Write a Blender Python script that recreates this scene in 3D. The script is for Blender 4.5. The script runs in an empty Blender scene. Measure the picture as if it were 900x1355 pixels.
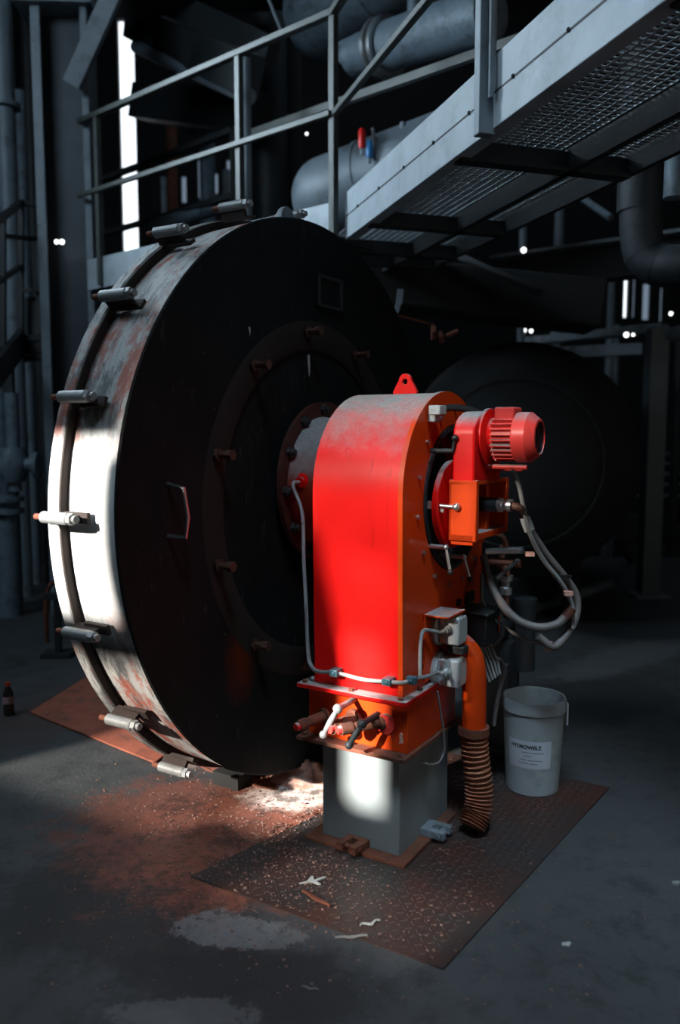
import bpy, bmesh, math, random
from mathutils import Vector, Matrix
PI = math.pi
S = bpy.context.scene
COL = S.collection
rnd = random.Random(7)

# ------------------------------------------------------------------ camera
F, HOR, CAMH = 1080.0, 570.0, 1.55
PITCH = math.atan((677.5 - HOR) / F)
cd = bpy.data.cameras.new('camera')
cam = bpy.data.objects.new('camera', cd); COL.objects.link(cam)
cam.location = (0, 0, CAMH); cam.rotation_euler = (PI / 2 - PITCH, 0, 0)
cd.sensor_fit = 'VERTICAL'; cd.sensor_height = 36; cd.lens = 36 * F / 1355
cd.clip_start = .05; cd.clip_end = 100
cd.dof.use_dof = True; cd.dof.focus_distance = 3.1; cd.dof.aperture_fstop = 1.4
S.camera = cam
vs = S.view_settings
vs.view_transform = 'Standard'; vs.look = 'None'; vs.gamma = 1; vs.use_curve_mapping = False; vs.exposure = 0

def ray(u, v):
    x = (u - 450) / F; y = -(v - 677.5) / F
    return Vector((x, math.cos(PITCH) + y * math.sin(PITCH), -math.sin(PITCH) + y * math.cos(PITCH)))
def at(u, v, Y):                       # point of the hall seen at a pixel, Y metres ahead
    r = ray(u, v); return Vector((0, 0, CAMH)) + r * (Y / r.y)
def gnd(u, v, z=0.0):                  # point of a level plane
    r = ray(u, v); return Vector((0, 0, CAMH)) + r * ((z - CAMH) / r.z)
YAW = math.radians(-31.0)
BN = Vector((math.cos(YAW), math.sin(YAW), 0)); BT = Vector((-math.sin(YAW), math.cos(YAW), 0))
BC = Vector((.227, 2.746, .006)); DC = Vector((-.103, 3.643, 0))
def on_s(u, v, s, o=BC):               # machine-frame point in the plane s = const
    r = ray(u, v); k = (o + BN * s - Vector((0, 0, CAMH))).dot(BN) / r.dot(BN)
    q = Vector((0, 0, CAMH)) + r * k - o
    return Vector((s, q.dot(BT), q.z))
def on_r(u, v, rr, o=BC):
    r = ray(u, v); k = (o + BT * rr - Vector((0, 0, CAMH))).dot(BT) / r.dot(BT)
    q = Vector((0, 0, CAMH)) + r * k - o
    return Vector((q.dot(BN), rr, q.z))

# ------------------------------------------------------------------ materials
def nodes(m):
    m.use_nodes = True; nt = m.node_tree; nt.nodes.clear(); return nt
class NT:
    def __init__(s, name):
        s.m = bpy.data.materials.new(name); s.t = nodes(s.m)
        s.out = s.t.nodes.new('ShaderNodeOutputMaterial'); s.p = s.t.nodes.new('ShaderNodeBsdfPrincipled')
        s.t.links.new(s.p.outputs[0], s.out.inputs[0])
        s.co = s.t.nodes.new('ShaderNodeTexCoord')
    def n(s, ty, **kw):
        x = s.t.nodes.new(ty)
        for k, v in kw.items():
            if hasattr(x, k) and not k.startswith('i_'): setattr(x, k, v)
        return x
    def link(s, a, b): s.t.links.new(a, b)
    def noise(s, scale, detail=6, rough=.6, src=None, stretch=None, w=0):
        x = s.n('ShaderNodeTexNoise'); x.inputs['Scale'].default_value = scale
        x.inputs['Detail'].default_value = detail; x.inputs['Roughness'].default_value = rough
        v = src or s.co.outputs['Object']
        mp = s.n('ShaderNodeMapping'); mp.inputs['Location'].default_value = (w, w * 1.7, w * .6)
        if stretch: mp.inputs['Scale'].default_value = stretch
        s.link(v, mp.inputs[0]); s.link(mp.outputs[0], x.inputs['Vector'])
        return x.outputs['Fac']
    def ramp(s, fac, a, b, c0=(0, 0, 0, 1), c1=(1, 1, 1, 1)):
        x = s.n('ShaderNodeValToRGB'); e = x.color_ramp.elements
        e[0].position = a; e[1].position = b; e[0].color = c0; e[1].color = c1
        s.link(fac, x.inputs[0]); return x.outputs[0]
    def mix(s, fac, a, b, mode='MIX'):
        x = s.n('ShaderNodeMix'); x.data_type = 'RGBA'; x.blend_type = mode
        for i, v in ((0, fac), (6, a), (7, b)):
            if isinstance(v, (int, float)): x.inputs[i].default_value = v
            elif isinstance(v, (tuple, list)): x.inputs[i].default_value = (*v[:3], 1)
            else: s.link(v, x.inputs[i])
        return x.outputs[2]
    def math(s, op, a, b=0.0):
        x = s.n('ShaderNodeMath'); x.operation = op
        for i, v in ((0, a), (1, b)):
            if isinstance(v, (int, float)): x.inputs[i].default_value = v
            else: s.link(v, x.inputs[i])
        return x.outputs[0]
    def set(s, color=None, rough=None, metal=None, bump=None, bump_s=.3, bump_d=.01, spec=None):
        for k, v in (('Base Color', color), ('Roughness', rough), ('Metallic', metal), ('Specular IOR Level', spec)):
            if v is None: continue
            if isinstance(v, (int, float)): s.p.inputs[k].default_value = v
            elif isinstance(v, (tuple, list)): s.p.inputs[k].default_value = (*v[:3], 1)
            else: s.link(v, s.p.inputs[k])
        if bump is not None:
            b = s.n('ShaderNodeBump'); b.inputs['Strength'].default_value = bump_s; b.inputs['Distance'].default_value = bump_d
            s.link(bump, b.inputs['Height']); s.link(b.outputs[0], s.p.inputs['Normal'])
        return s.m
def simple(name, col, rough=.5, metal=0., var=.35, scale=9, bump=.15, dirt=None, dirt_amt=.5):
    m = NT(name)
    a = m.noise(scale); c = m.mix(a, tuple(k * (1 - var) for k in col), tuple(min(1, k * (1 + var)) for k in col))
    if dirt:
        d = m.ramp(m.noise(scale * .6, 8, .7, w=3), .62 - .25 * dirt_amt, .72 - .1 * dirt_amt)
        c = m.mix(d, c, dirt)
    return m.set(c, rough, metal, m.noise(scale * 7, 4), bump, .004)
RUST = (.20, .055, .025)
M = {}
M['steel'] = simple('painted_grey_steel', (.19, .235, .275), .5, .1, .3, 6, dirt=(.09, .10, .11), dirt_amt=.35)
M['walk_steel'] = simple('galvanised_steel', (.37, .43, .475), .5, .05, .3, 5, dirt=(.25, .295, .33), dirt_amt=.5)
M['rail'] = simple('rail_paint', (.070, .079, .076), .5, .1, .25, 12)
M['darksteel'] = simple('dark_steel', (.030, .036, .040), .55, .3, .4, 7, dirt=(.06, .035, .03), dirt_amt=.2)
M['soot'] = simple('sooty_steel', (.010, .0115, .0125), .85, 0, .5, 5)
M['lagging'] = simple('pipe_lagging', (.15, .20, .245), .55, .1, .35, 14, .5, dirt=(.07, .09, .10))
M['blacklag'] = simple('black_lagging', (.028, .036, .043), .55, .1, .4, 16, .7)
M['chrome'] = simple('worn_chrome', (.55, .57, .58), .28, .85, .25, 30)
M['greycast'] = simple('grey_cast_housing', (.40, .44, .45), .45, .1, .2, 16, dirt=(.16, .17, .17), dirt_amt=.3)
M['blackplastic'] = simple('black_plastic', (.012, .013, .014), .42, 0, .3, 20)
M['rubber'] = simple('hose_rubber', (.15, .14, .135), .5, 0, .35, 20)
M['cable'] = simple('grey_cable', (.22, .23, .23), .5, 0, .2, 20)
M['rust'] = simple('rusty_steel', (.15, .047, .025), .85, .1, .6, 18, .5, dirt=(.05, .03, .025))
M['clamp'] = simple('clamp_steel', (.26, .275, .28), .4, .3, .3, 25, dirt=(.16, .13, .12), dirt_amt=.35)
M['pink'] = simple('cable_tag', (.55, .30, .25), .5)
M['clip'] = simple('blue_steel_clip', (.07, .16, .20), .35, .4, .3, 30)
M['brick'] = simple('sooty_brick', (.035, .028, .026), .9, 0, .5, 3)
M['dark_wall'] = simple('dark_plaster', (.009, .010, .011), .9, 0, .5, 2)
M['brownpipe'] = simple('brown_hose', (.16, .07, .05), .5, 0, .3, 20)

def red_paint(name, col, col2, dust_lo=.55):
    m = NT(name)
    c = m.mix(m.noise(5), col, col2)
    st = m.ramp(m.noise(14, 6, .65, stretch=(1, 1, .10)), .62, .74)
    c = m.mix(m.math('MULTIPLY', st, .55), c, (.78, .05, .035))
    s2 = m.ramp(m.noise(22, 6, .7, stretch=(1, 1, .06), w=13), .60, .70)
    c = m.mix(m.math('MULTIPLY', s2, .6), c, tuple(k * .45 for k in col))
    sc = m.ramp(m.noise(40, 8, .75, w=5), .68, .72)
    c = m.mix(sc, c, (.10, .02, .015))
    g = m.n('ShaderNodeNewGeometry'); sp = m.n('ShaderNodeSeparateXYZ'); m.link(g.outputs['Normal'], sp.inputs[0])
    up = m.ramp(m.math('ADD', sp.outputs['Z'], m.math('MULTIPLY', m.math('SUBTRACT', m.noise(9, 8, .7, w=2), .5), .9)), dust_lo - .16, dust_lo + .42)
    dust = m.mix(m.noise(60, 5, .8), (.10, .10, .10), (.42, .42, .42))
    c = m.mix(up, c, dust)
    rg = m.mix(up, (.33,) * 3, (.85,) * 3)
    return m.set(c, rg, 0, m.noise(50), .06, .003, spec=.28)
M['red'] = red_paint('red_burner_paint', (.60, .004, .006), (.78, .010, .006))
M['red_shifted'] = red_paint('orange_red_paint', (.50, .040, .004), (.66, .058, .005), .75)  # same red paint; orange cast of shade and warm light put into it
M['redmotor'] = red_paint('red_motor_paint', (.60, .035, .03), (.70, .06, .05), .70)

M['darkrust'] = simple('dark_rust_paint', (.060, .018, .012), .6, .1, .6, 12, .4)
M['tubered'] = red_paint('dusty_dark_red', (.16, .018, .010), (.26, .03, .012), .12)
M['band'] = simple('dark_rust_and_shade', (.020, .012, .010), .8, 0, .6, 14, .4)
M['studrust'] = simple('dull_stud_rust', (.06, .022, .014), .85, 0, .6, 30, .4)
def door_face():
    m = NT('blackened_door_plate')
    c = m.mix(m.noise(3, 8, .7), (.004, .0055, .006), (.016, .019, .020))
    ch = m.ramp(m.noise(11, 9, .75, stretch=(1, 1, .35), w=4), .60, .80)
    c = m.mix(m.math('MULTIPLY', ch, .8), c, (.070, .078, .082))
    ch2 = m.ramp(m.noise(26, 9, .8, stretch=(1, 1, .18), w=24), .60, .72)
    c = m.mix(m.math('MULTIPLY', ch2, .65), c, (.12, .13, .135))
    sp = m.ramp(m.noise(55, 4, .7, w=8), .69, .72)
    c = m.mix(m.math('MULTIPLY', sp, .7), c, (.25, .25, .24))
    # one oblong burnt rust mark low on the plate
    mp = m.n('ShaderNodeMapping'); mp.inputs['Location'].default_value = (0, .56 / .12, -.64 / .2)
    mp.inputs['Scale'].default_value = (0.01, 1 / .12, 1 / .20); m.link(m.co.outputs['Object'], mp.inputs[0])
    ln = m.n('ShaderNodeVectorMath'); ln.operation = 'LENGTH'; m.link(mp.outputs[0], ln.inputs[0])
    k = m.ramp(m.math('ADD', ln.outputs['Value'], m.math('MULTIPLY', m.math('SUBTRACT', m.noise(14), .5), .8)), .2, 1.15, (1, 1, 1, 1), (0, 0, 0, 1))
    c = m.mix(k, c, (.085, .016, .006))
    return m.set(c, .7, 0, m.noise(9, 8, .7), .35, .01, spec=.1)
M['doorface'] = door_face()
def groove():
    m = NT('scorched_ring')
    c = m.mix(m.noise(6, 8, .7), (.003, .003, .003), (.017, .008, .006))
    return m.set(c, .9, 0, m.noise(20), .4, .008)
M['groove'] = groove()
def rim():
    m = NT('flaking_white_paint')
    c = m.mix(m.noise(6, 8, .7), (.42, .43, .425), (.68, .69, .68))
    g = m.ramp(m.noise(7, 10, .78, stretch=(2.2, .6, .6), w=2), .47, .57)
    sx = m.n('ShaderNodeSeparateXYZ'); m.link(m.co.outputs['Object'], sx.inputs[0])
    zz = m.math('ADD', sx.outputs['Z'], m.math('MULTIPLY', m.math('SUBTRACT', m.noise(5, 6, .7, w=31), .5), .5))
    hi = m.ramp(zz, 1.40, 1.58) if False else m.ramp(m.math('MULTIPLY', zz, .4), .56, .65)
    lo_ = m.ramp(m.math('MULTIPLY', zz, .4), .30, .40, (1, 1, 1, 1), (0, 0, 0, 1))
    dirt = m.math('MULTIPLY', m.math('ADD', m.math('MAXIMUM', hi, lo_), .06), .85)  # dirt and grey left out of the sunlit band, so it stays white
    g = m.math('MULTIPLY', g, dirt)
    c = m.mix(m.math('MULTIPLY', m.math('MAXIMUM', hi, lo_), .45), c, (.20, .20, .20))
    c = m.mix(g, c, (.085, .09, .095))
    r = m.ramp(m.noise(4.2, 9, .72, stretch=(1.6, .8, .8), w=11), .50, .58)
    c = m.mix(m.math('MULTIPLY', m.math('MULTIPLY', r, .95), dirt), c, (.34, .075, .038))
    w2 = m.ramp(m.noise(30, 9, .8, stretch=(1.5, .5, .5), w=17), .58, .64)
    c = m.mix(m.math('MULTIPLY', w2, m.math('MULTIPLY', dirt, .8)), c, (.62, .63, .62))
    k = m.ramp(m.noise(22, 8, .8, w=7), .66, .70)
    c = m.mix(k, c, (.03, .022, .02))
    return m.set(c, .6, 0, m.noise(22, 8, .75), .4, .008)
M['rim'] = rim()
def pedestal():
    m = NT('grey_green_steel')
    c = m.mix(m.noise(5, 8, .65), (.20, .235, .24), (.30, .335, .34))
    d = m.ramp(m.noise(24, 9, .8, w=3), .64, .70)
    c = m.mix(d, c, (.08, .085, .085))
    return m.set(c, .5, .1, m.noise(30), .08, .003)
M['pedestal'] = pedestal()
def checker():
    m = NT('checker_plate_steel')
    c = m.mix(m.noise(4, 8, .7), (.018, .020, .021), (.058, .056, .055))
    r = m.ramp(m.noise(2.6, 9, .7, w=4), .40, .62)
    c = m.mix(r, c, (.075, .030, .022))
    return m.set(c, .55, .25, m.noise(40), .2, .004)
M['checker'] = checker()
def emit(name, col, st):
    m = bpy.data.materials.new(name); t = nodes(m)
    o = t.nodes.new('ShaderNodeOutputMaterial'); e = t.nodes.new('ShaderNodeEmission')
    e.inputs[0].default_value = (*col, 1); e.inputs[1].default_value = st; t.links.new(e.outputs[0], o.inputs[0])
    return m
M['sky_pane'] = emit('bright_daylight_pane', (.85, .93, 1), 2.0)
M['dull_pane'] = emit('dull_daylight_pane', (.55, .72, .95), .28)
M['spot_glow'] = emit('white_spot_glow', (.95, .98, 1), 3.0)

def floor_mat():
    m = NT('stained_concrete')
    P = m.co.outputs['Object']
    c = m.mix(m.noise(1.3, 9, .7), (.022, .026, .029), (.095, .103, .110))
    c = m.mix(m.ramp(m.noise(9, 8, .75, w=2), .50, .66), c, (.030, .033, .036))
    sc = m.ramp(m.noise(3.2, 9, .8, stretch=(.5, 2, 1), w=9), .62, .74)
    c = m.mix(m.math('MULTIPLY', sc, .5), c, (.17, .175, .18))
    sp = m.ramp(m.noise(60, 6, .8, w=6), .70, .74)
    c = m.mix(m.math('MULTIPLY', sp, .6), c, (.26, .26, .26))
    def blob(c, u, v, rx, ry, ang, col, amt, nz=1.0, nsc=4.0, sharp=.35):
        g = gnd(u, v); a = math.radians(ang)
        mp = m.n('ShaderNodeMapping'); mp.vector_type = 'TEXTURE'
        mp.inputs['Location'].default_value = g; mp.inputs['Rotation'].default_value = (0, 0, a); mp.inputs['Scale'].default_value = (rx, ry, 1)
        m.link(P, mp.inputs[0])
        ln = m.n('ShaderNodeVectorMath'); ln.operation = 'LENGTH'; m.link(mp.outputs[0], ln.inputs[0])
        dd = m.math('ADD', ln.outputs['Value'], m.math('MULTIPLY', m.math('SUBTRACT', m.noise(nsc, 10, .78, w=u * .01), .5), 2.2 * nz))
        k = m.ramp(dd, 1 - sharp, 1 + sharp, (1, 1, 1, 1), (0, 0, 0, 1))
        return m.mix(m.math('MULTIPLY', k, amt), c, col)
    # oily dark stain, rust dust fallen round the machine, scraped bare concrete, pale sunlit patch
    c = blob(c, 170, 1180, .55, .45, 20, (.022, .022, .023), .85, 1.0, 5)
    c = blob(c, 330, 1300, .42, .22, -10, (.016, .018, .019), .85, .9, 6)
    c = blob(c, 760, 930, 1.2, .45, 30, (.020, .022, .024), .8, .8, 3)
    c = blob(c, 330, 1110, .62, .55, 20, (.23, .072, .043), .95, 1.1, 7)
    c = blob(c, 240, 1080, .55, .42, 20, (.17, .058, .038), .85, 1.2, 9)
    c = blob(c, 130, 930, .75, .5, 60, (.075, .042, .036), .7, 1.0, 5)
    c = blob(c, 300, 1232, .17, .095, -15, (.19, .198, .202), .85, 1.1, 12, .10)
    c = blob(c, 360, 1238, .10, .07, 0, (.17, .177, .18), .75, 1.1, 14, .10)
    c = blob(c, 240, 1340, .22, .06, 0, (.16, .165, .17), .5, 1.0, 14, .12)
    c = blob(c, 395, 1050, .26, .17, 20, (.62, .53, .49), .9, .7, 12)  # pale dust with the sun patch beside the pedestal painted in
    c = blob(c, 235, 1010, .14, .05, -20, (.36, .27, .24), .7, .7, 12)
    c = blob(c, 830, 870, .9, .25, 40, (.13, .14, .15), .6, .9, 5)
    grit = m.ramp(m.noise(55, 6, .8, w=3), .665, .70)
    near = blob((0, 0, 0), 340, 1110, .9, .7, 20, (1, 1, 1), 1, .8, 5)
    c = m.mix(m.math('MULTIPLY', grit, m.math('MULTIPLY', near, .8)), c, (.38, .25, .21))
    dk = m.ramp(m.noise(40, 6, .8, w=14), .60, .66)
    c = m.mix(m.math('MULTIPLY', dk, m.math('MULTIPLY', near, .8)), c, (.016, .011, .010))
    dk2 = m.ramp(m.noise(13, 10, .8, w=23), .50, .58)
    c = m.mix(m.math('MULTIPLY', dk2, m.math('MULTIPLY', near, .75)), c, (.030, .016, .013))
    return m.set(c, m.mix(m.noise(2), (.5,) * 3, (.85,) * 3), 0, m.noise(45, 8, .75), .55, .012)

# ------------------------------------------------------------------ mesh builder
class MB:
    def __init__(s): s.b = bmesh.new()
    def face(s, pts):
        return s.b.faces.new([s.b.verts.new(p) for p in pts])
    def box(s, x0, x1, y0, y1, z0, z1, mat=None):
        v = [s.b.verts.new(((mat @ Vector(p)) if mat else p)) for p in
             ((x0, y0, z0), (x1, y0, z0), (x1, y1, z0), (x0, y1, z0), (x0, y0, z1), (x1, y0, z1), (x1, y1, z1), (x0, y1, z1))]
        for f in ((0, 3, 2, 1), (4, 5, 6, 7), (0, 1, 5, 4), (1, 2, 6, 5), (2, 3, 7, 6), (3, 0, 4, 7)):
            s.b.faces.new([v[i] for i in f])
        return s
    @staticmethod
    def basis(d):
        d = Vector(d).normalized()
        a = Vector((0, 0, 1)) if abs(d.z) < .95 else Vector((1, 0, 0))
        x = d.cross(a).normalized(); y = d.cross(x).normalized()
        return x, y, d
    def bar(s, p0, p1, w, h, up=None):           # rectangular bar: w across, h along 'up'
        p0, p1 = Vector(p0), Vector(p1); d = (p1 - p0).normalized()
        u = Vector(up) if up is not None else (Vector((0, 0, 1)) if abs(d.z) < .95 else Vector((0, 1, 0)))
        x = d.cross(u).normalized(); u = x.cross(d).normalized()
        v = []
        for p in (p0, p1):
            for a, b in ((-1, -1), (1, -1), (1, 1), (-1, 1)):
                v.append(s.b.verts.new(p + x * a * w / 2 + u * b * h / 2))
        for f in ((3, 2, 1, 0), (4, 5, 6, 7), (0, 1, 5, 4), (1, 2, 6, 5), (2, 3, 7, 6), (3, 0, 4, 7)):
            s.b.faces.new([v[i] for i in f])
        return s
    def lathe(s, prof, o=(0, 0, 0), d=(0, 0, 1), n=32, a0=0, closed=False):
        # prof: (radius, axial); radius 0 ends close to a pole
        x, y, d = s.basis(d); o = Vector(o); rings = []
        for r, h in prof:
            if r < 1e-6: rings.append([s.b.verts.new(o + d * h)])
            else: rings.append([s.b.verts.new(o + d * h + (x * math.cos(a0 + 2 * PI * i / n) + y * math.sin(a0 + 2 * PI * i / n)) * r) for i in range(n)])
        if closed: rings.append(rings[0])
        for A, B in zip(rings, rings[1:]):
            if len(A) == 1 and len(B) == 1: continue
            for i in range(n):
                j = (i + 1) % n
                if len(A) == 1: s.b.faces.new((A[0], B[j], B[i]))
                elif len(B) == 1: s.b.faces.new((A[i], A[j], B[0]))
                else: s.b.faces.new((A[i], A[j], B[j], B[i]))
        return s
    def cyl(s, p0, p1, r, r1=None, n=20):
        p0, p1 = Vector(p0), Vector(p1); L = (p1 - p0).length
        return s.lathe([(0, 0), (r, 0), (r if r1 is None else r1, L), (0, L)], p0, p1 - p0, n)
    def ring(s, o, d, ri, ro, h0, h1, n=48):
        return s.lathe([(ri, h0), (ro, h0), (ro, h1), (ri, h1)], o, d, n, closed=True)
    def ball(s, c, r, n=16):
        k = n // 2
        return s.lathe([(r * math.sin(PI * i / k), -r * math.cos(PI * i / k)) for i in range(k + 1)], c, (0, 0, 1), n)
    def tube(s, pts, r, n=12, sub=6, rf=None, smooth=True):
        pts = [Vector(p) for p in pts]
        if smooth and len(pts) > 2:
            q = []
            P = [pts[0] * 2 - pts[1]] + pts + [pts[-1] * 2 - pts[-2]]
            for i in range(1, len(P) - 2):
                a, b, c, e = P[i - 1:i + 3]
                for k in range(sub):
                    t = k / sub
                    q.append(.5 * ((2 * b) + (c - a) * t + (2 * a - 5 * b + 4 * c - e) * t * t + (3 * b - a - 3 * c + e) * t ** 3))
            q.append(pts[-1]); pts = q
        d = (pts[1] - pts[0]).normalized(); x, y, _ = s.basis(d); prev = None
        for i, p in enumerate(pts):
            nd = ((pts[min(i + 1, len(pts) - 1)] - pts[max(i - 1, 0)])).normalized()
            x = (x - nd * x.dot(nd)).normalized(); y = nd.cross(x)
            rr = rf(i, len(pts)) if rf else r
            cur = [s.b.verts.new(p + (x * math.cos(2 * PI * k / n) + y * math.sin(2 * PI * k / n)) * rr) for k in range(n)]
            if prev:
                for k in range(n): s.b.faces.new((prev[k], prev[(k + 1) % n], cur[(k + 1) % n], cur[k]))
            else: s.b.faces.new(cur[::-1])
            prev = cur
        s.b.faces.new(prev)
        return s
    def prism(s, poly, fn, h0, h1):              # fn(a, b, h) -> point
        A = [s.b.verts.new(fn(a, b, h0)) for a, b in poly]; B = [s.b.verts.new(fn(a, b, h1)) for a, b in poly]
        s.b.faces.new(A[::-1]); s.b.faces.new(B); n = len(poly)
        for i in range(n): s.b.faces.new((A[i], A[(i + 1) % n], B[(i + 1) % n], B[i]))
        return s
    def build(s, name, mat, parent=None, bevel=0, ang=35, seg=2):
        bmesh.ops.recalc_face_normals(s.b, faces=s.b.faces)
        me = bpy.data.meshes.new(name); s.b.to_mesh(me); s.b.free()
        me.polygons.foreach_set('use_smooth', [True] * len(me.polygons)); me.set_sharp_from_angle(angle=math.radians(ang))
        me.materials.append(M[mat] if isinstance(mat, str) else mat)
        o = bpy.data.objects.new(name, me); COL.objects.link(o)
        if parent: o.parent = parent
        if bevel:
            b = o.modifiers.new('edge', 'BEVEL'); b.width = bevel; b.segments = seg; b.limit_method = 'ANGLE'; b.angle_limit = math.radians(40)
        return o
def tag(o, label=None, cat=None, group=None, kind=None):
    if label: o['label'] = label
    if cat: o['category'] = cat
    if group: o['group'] = group
    if kind: o['kind'] = kind
    return o
def empty(name, loc=(0, 0, 0), rz=0, label=None, cat=None, group=None):
    o = bpy.data.objects.new(name, None); COL.objects.link(o); o.location = loc; o.rotation_euler = (0, 0, rz)
    o.empty_display_size = .1
    return tag(o, label, cat, group)
def copy_tree(o, parent=None):
    c = o.copy(); COL.objects.link(c)
    if parent: c.parent = parent
    for ch in list(o.children): copy_tree(ch, c)
    return c
def one(mb, name, mat, label, cat, group=None, **kw):   # a thing of one mesh, origin left at the hall's origin
    return tag(mb.build(name, mat, **kw), label, cat, group)

# ================================================================== SETTING
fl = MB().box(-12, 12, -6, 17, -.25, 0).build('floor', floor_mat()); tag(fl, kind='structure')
def wall_holes(name, mat, fn, a0, a1, b0, b1, holes, th):
    A = sorted({a0, a1, *[h[0] for h in holes], *[h[1] for h in holes]}); B = sorted({b0, b1, *[h[2] for h in holes], *[h[3] for h in holes]})
    mb = MB()
    for x0, x1 in zip(A, A[1:]):
        for y0, y1 in zip(B, B[1:]):
            cx, cy = (x0 + x1) / 2, (y0 + y1) / 2
            if any(h[0] < cx < h[1] and h[2] < cy < h[3] for h in holes): continue
            v = [mb.b.verts.new(fn(x, y, h)) for h in (0, th) for x, y in ((x0, y0), (x1, y0), (x1, y1), (x0, y1))]
            for f in ((0, 3, 2, 1), (4, 5, 6, 7), (0, 1, 5, 4), (1, 2, 6, 5), (2, 3, 7, 6), (3, 0, 4, 7)): mb.b.faces.new([v[i] for i in f])
    return tag(mb.build(name, mat), kind='structure')
# back wall with its narrow glazed slots
YB = 13.5
slots = []
def slot(u0, u1, v0, v1):
    a, b = at(u0, v1, YB), at(u1, v0, YB); return (a.x, b.x, a.z, b.z)
SL = [(163, 176, 25, 345, 'sky_pane'), (50, 57, 280, 320, 'sky_pane'), (30, 36, 272, 316, 'dull_pane'), (3, 10, 288, 308, 'sky_pane'),
      (825, 833, 352, 420, 'sky_pane'), (837, 843, 360, 420, 'dull_pane'), (850, 862, 375, 423, 'dull_pane'), (873, 879, 380, 425, 'dull_pane'),
      (240, 246, 232, 268, 'dull_pane'), (262, 268, 210, 262, 'dull_pane'), (282, 288, 228, 256, 'dull_pane'), (300, 320, 210, 262, 'dull_pane')]
holes = [slot(*q[:4]) for q in SL]
wall_holes('wall_back', M['dark_wall'], lambda x, z, h: Vector((x, YB + h, z)), -11, 11, 0, 9.5, holes, .3)
for i, (h, q) in enumerate(zip(holes, SL)):
    w = 0.0
    f = MB().box(h[0], h[1], YB + .10, YB + .11, h[2], h[3]).build('window_%d' % (i + 1), M[q[4]]); tag(f, kind='structure')
tag(MB().box(-12, 12, -6, 17, 9.5, 9.7).build('ceiling', 'soot'), kind='structure')
tag(MB().box(-11.3, -11, 0, 13.8, 0, 9.5).build('wall_left', 'dark_wall'), kind='structure')
tag(MB().box(11, 11.3, 3, 13.8, 0, 9.5).build('wall_right', 'dark_wall'), kind='structure')
# unseen wall behind the viewer: openings shaped to throw the sun patches (machine frame, r = -3.6)
SUN_T, SUN_N, SUN_Z = 1.0, .30, -.44
WR = -3.6
def back_to_wall(s, r, z):
    k = (WR - r) / SUN_T; return s + SUN_N * k, z + SUN_Z * k
WH, PANES = [], []
def pane_hole(s0, s1, r, z0, z1, glass=None):
    a, b = back_to_wall(s0, r, z0), back_to_wall(s1, r, z1); h = (a[0], b[0], a[1], b[1]); WH.append(h)
    if glass: PANES.append((h, glass))
pane_hole(-1.10, -.66, -.58, .93, 1.54)              # rim of the door
pane_hole(-.275, -.125, .05, .17, .80)               # pedestal, valve box, foot of the column
pane_hole(-.60, -.275, .05, .605, 1.10, .25)         # added panes, tinted darker step by step to grade the sun
pane_hole(-.125, -.03, .05, .605, 1.10, .22)
pane_hole(-.275, -.125, .05, .80, 1.10, .28)
pane_hole(-.60, .0, .05, 1.10, 1.36, .18)
pane_hole(-.60, .0, .05, 1.36, 2.0, .10)
pane_hole(.045, .36, .235, 1.38, 1.66, .10)            # motor
pane_hole(.045, .17, .235, 1.08, 1.38, .20)            # bracket
pane_hole(-.73, -.40, .32, -.14, .09)                # dust beside the pedestal
pane_hole(-1.9, -.73, .32, -.25, .40, .40)
pane_hole(-.73, -.42, .32, .09, .40, .40)           # added tinted pane: floor at left
pane_hole(-.42, .34, -.20, -.12, .09, .20)
fnw = lambda s, z, h: BC + BN * s + BT * (WR - h) + Vector((0, 0, z))
wall_holes('wall_front', M['dark_wall'], fnw, -13, 4, -.006, 8, WH, .05)
for i, (h, g) in enumerate(PANES):
    q = NT('sun_tint_pane'); gm = q.m; tr = q.n('ShaderNodeBsdfTransparent'); q.link(tr.outputs[0], q.out.inputs[0]); q.t.nodes.remove(q.p)  # added see-through tint, only dims the sun beam
    q.link(q.mix(q.ramp(q.noise(7, 5, .6), .3, .7), tuple((g * .75 * k) ** .5 for k in (1, .95, .9)), tuple((g * 1.25 * k) ** .5 for k in (1, .95, .9))), tr.inputs[0])
    pm = MB(); pm.prism([(h[0], h[2]), (h[1], h[2]), (h[1], h[3]), (h[0], h[3])], lambda a, b, d: BC + BN * a + BT * (WR - d) + Vector((0, 0, b)), .024, .025)
    tag(pm.build('window_%d' % (20 + i), gm), kind='structure')

bd_ = MB(); pp_ = [back_to_wall(s_, .05, z_) for s_, z_ in ((-.62, 1.18), (-.385, 1.18), (-.315, .90), (-.245, .60), (-.62, .60))]
bd_.prism(pp_, lambda a, b, d: BC + BN * a + BT * (WR + d) + Vector((0, 0, b)), .01, .025)
tag(bd_.build('sun_blocker_1', 'brick'), kind='structure')          # added unseen board, keeps sun off the column's lower left
# ================================================================== DOOR
door = empty('boiler_door', DC, YAW, 'huge round sooty black steel door with flaking white rim standing behind the red burner', 'boiler door')
ZC, RF = 1.243, 1.202
o = (0, 0, ZC); X = (1, 0, 0)
RI = .785
MB().lathe([(.70, -.02), (.70, 0.0), (RI, 0)][:0] or [(0, -.012), (.655, -.012), (.675, .0), (RF - .005, .0), (RF, -.006), (RF - .004, -.011), (RF - .02, -.05), (0, -.05)], o, X, 128).build('face_plate', 'doorface', door, ang=25)
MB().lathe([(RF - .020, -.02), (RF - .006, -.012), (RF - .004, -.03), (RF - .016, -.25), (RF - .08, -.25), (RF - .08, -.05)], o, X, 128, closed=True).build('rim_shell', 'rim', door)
MB().lathe([(1.10, -.25), (1.216, -.25), (1.222, -.256), (1.222, -.300), (1.10, -.300)], o, X, 128, closed=True).build('rear_flange', 'rim', door, ang=30)
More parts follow.
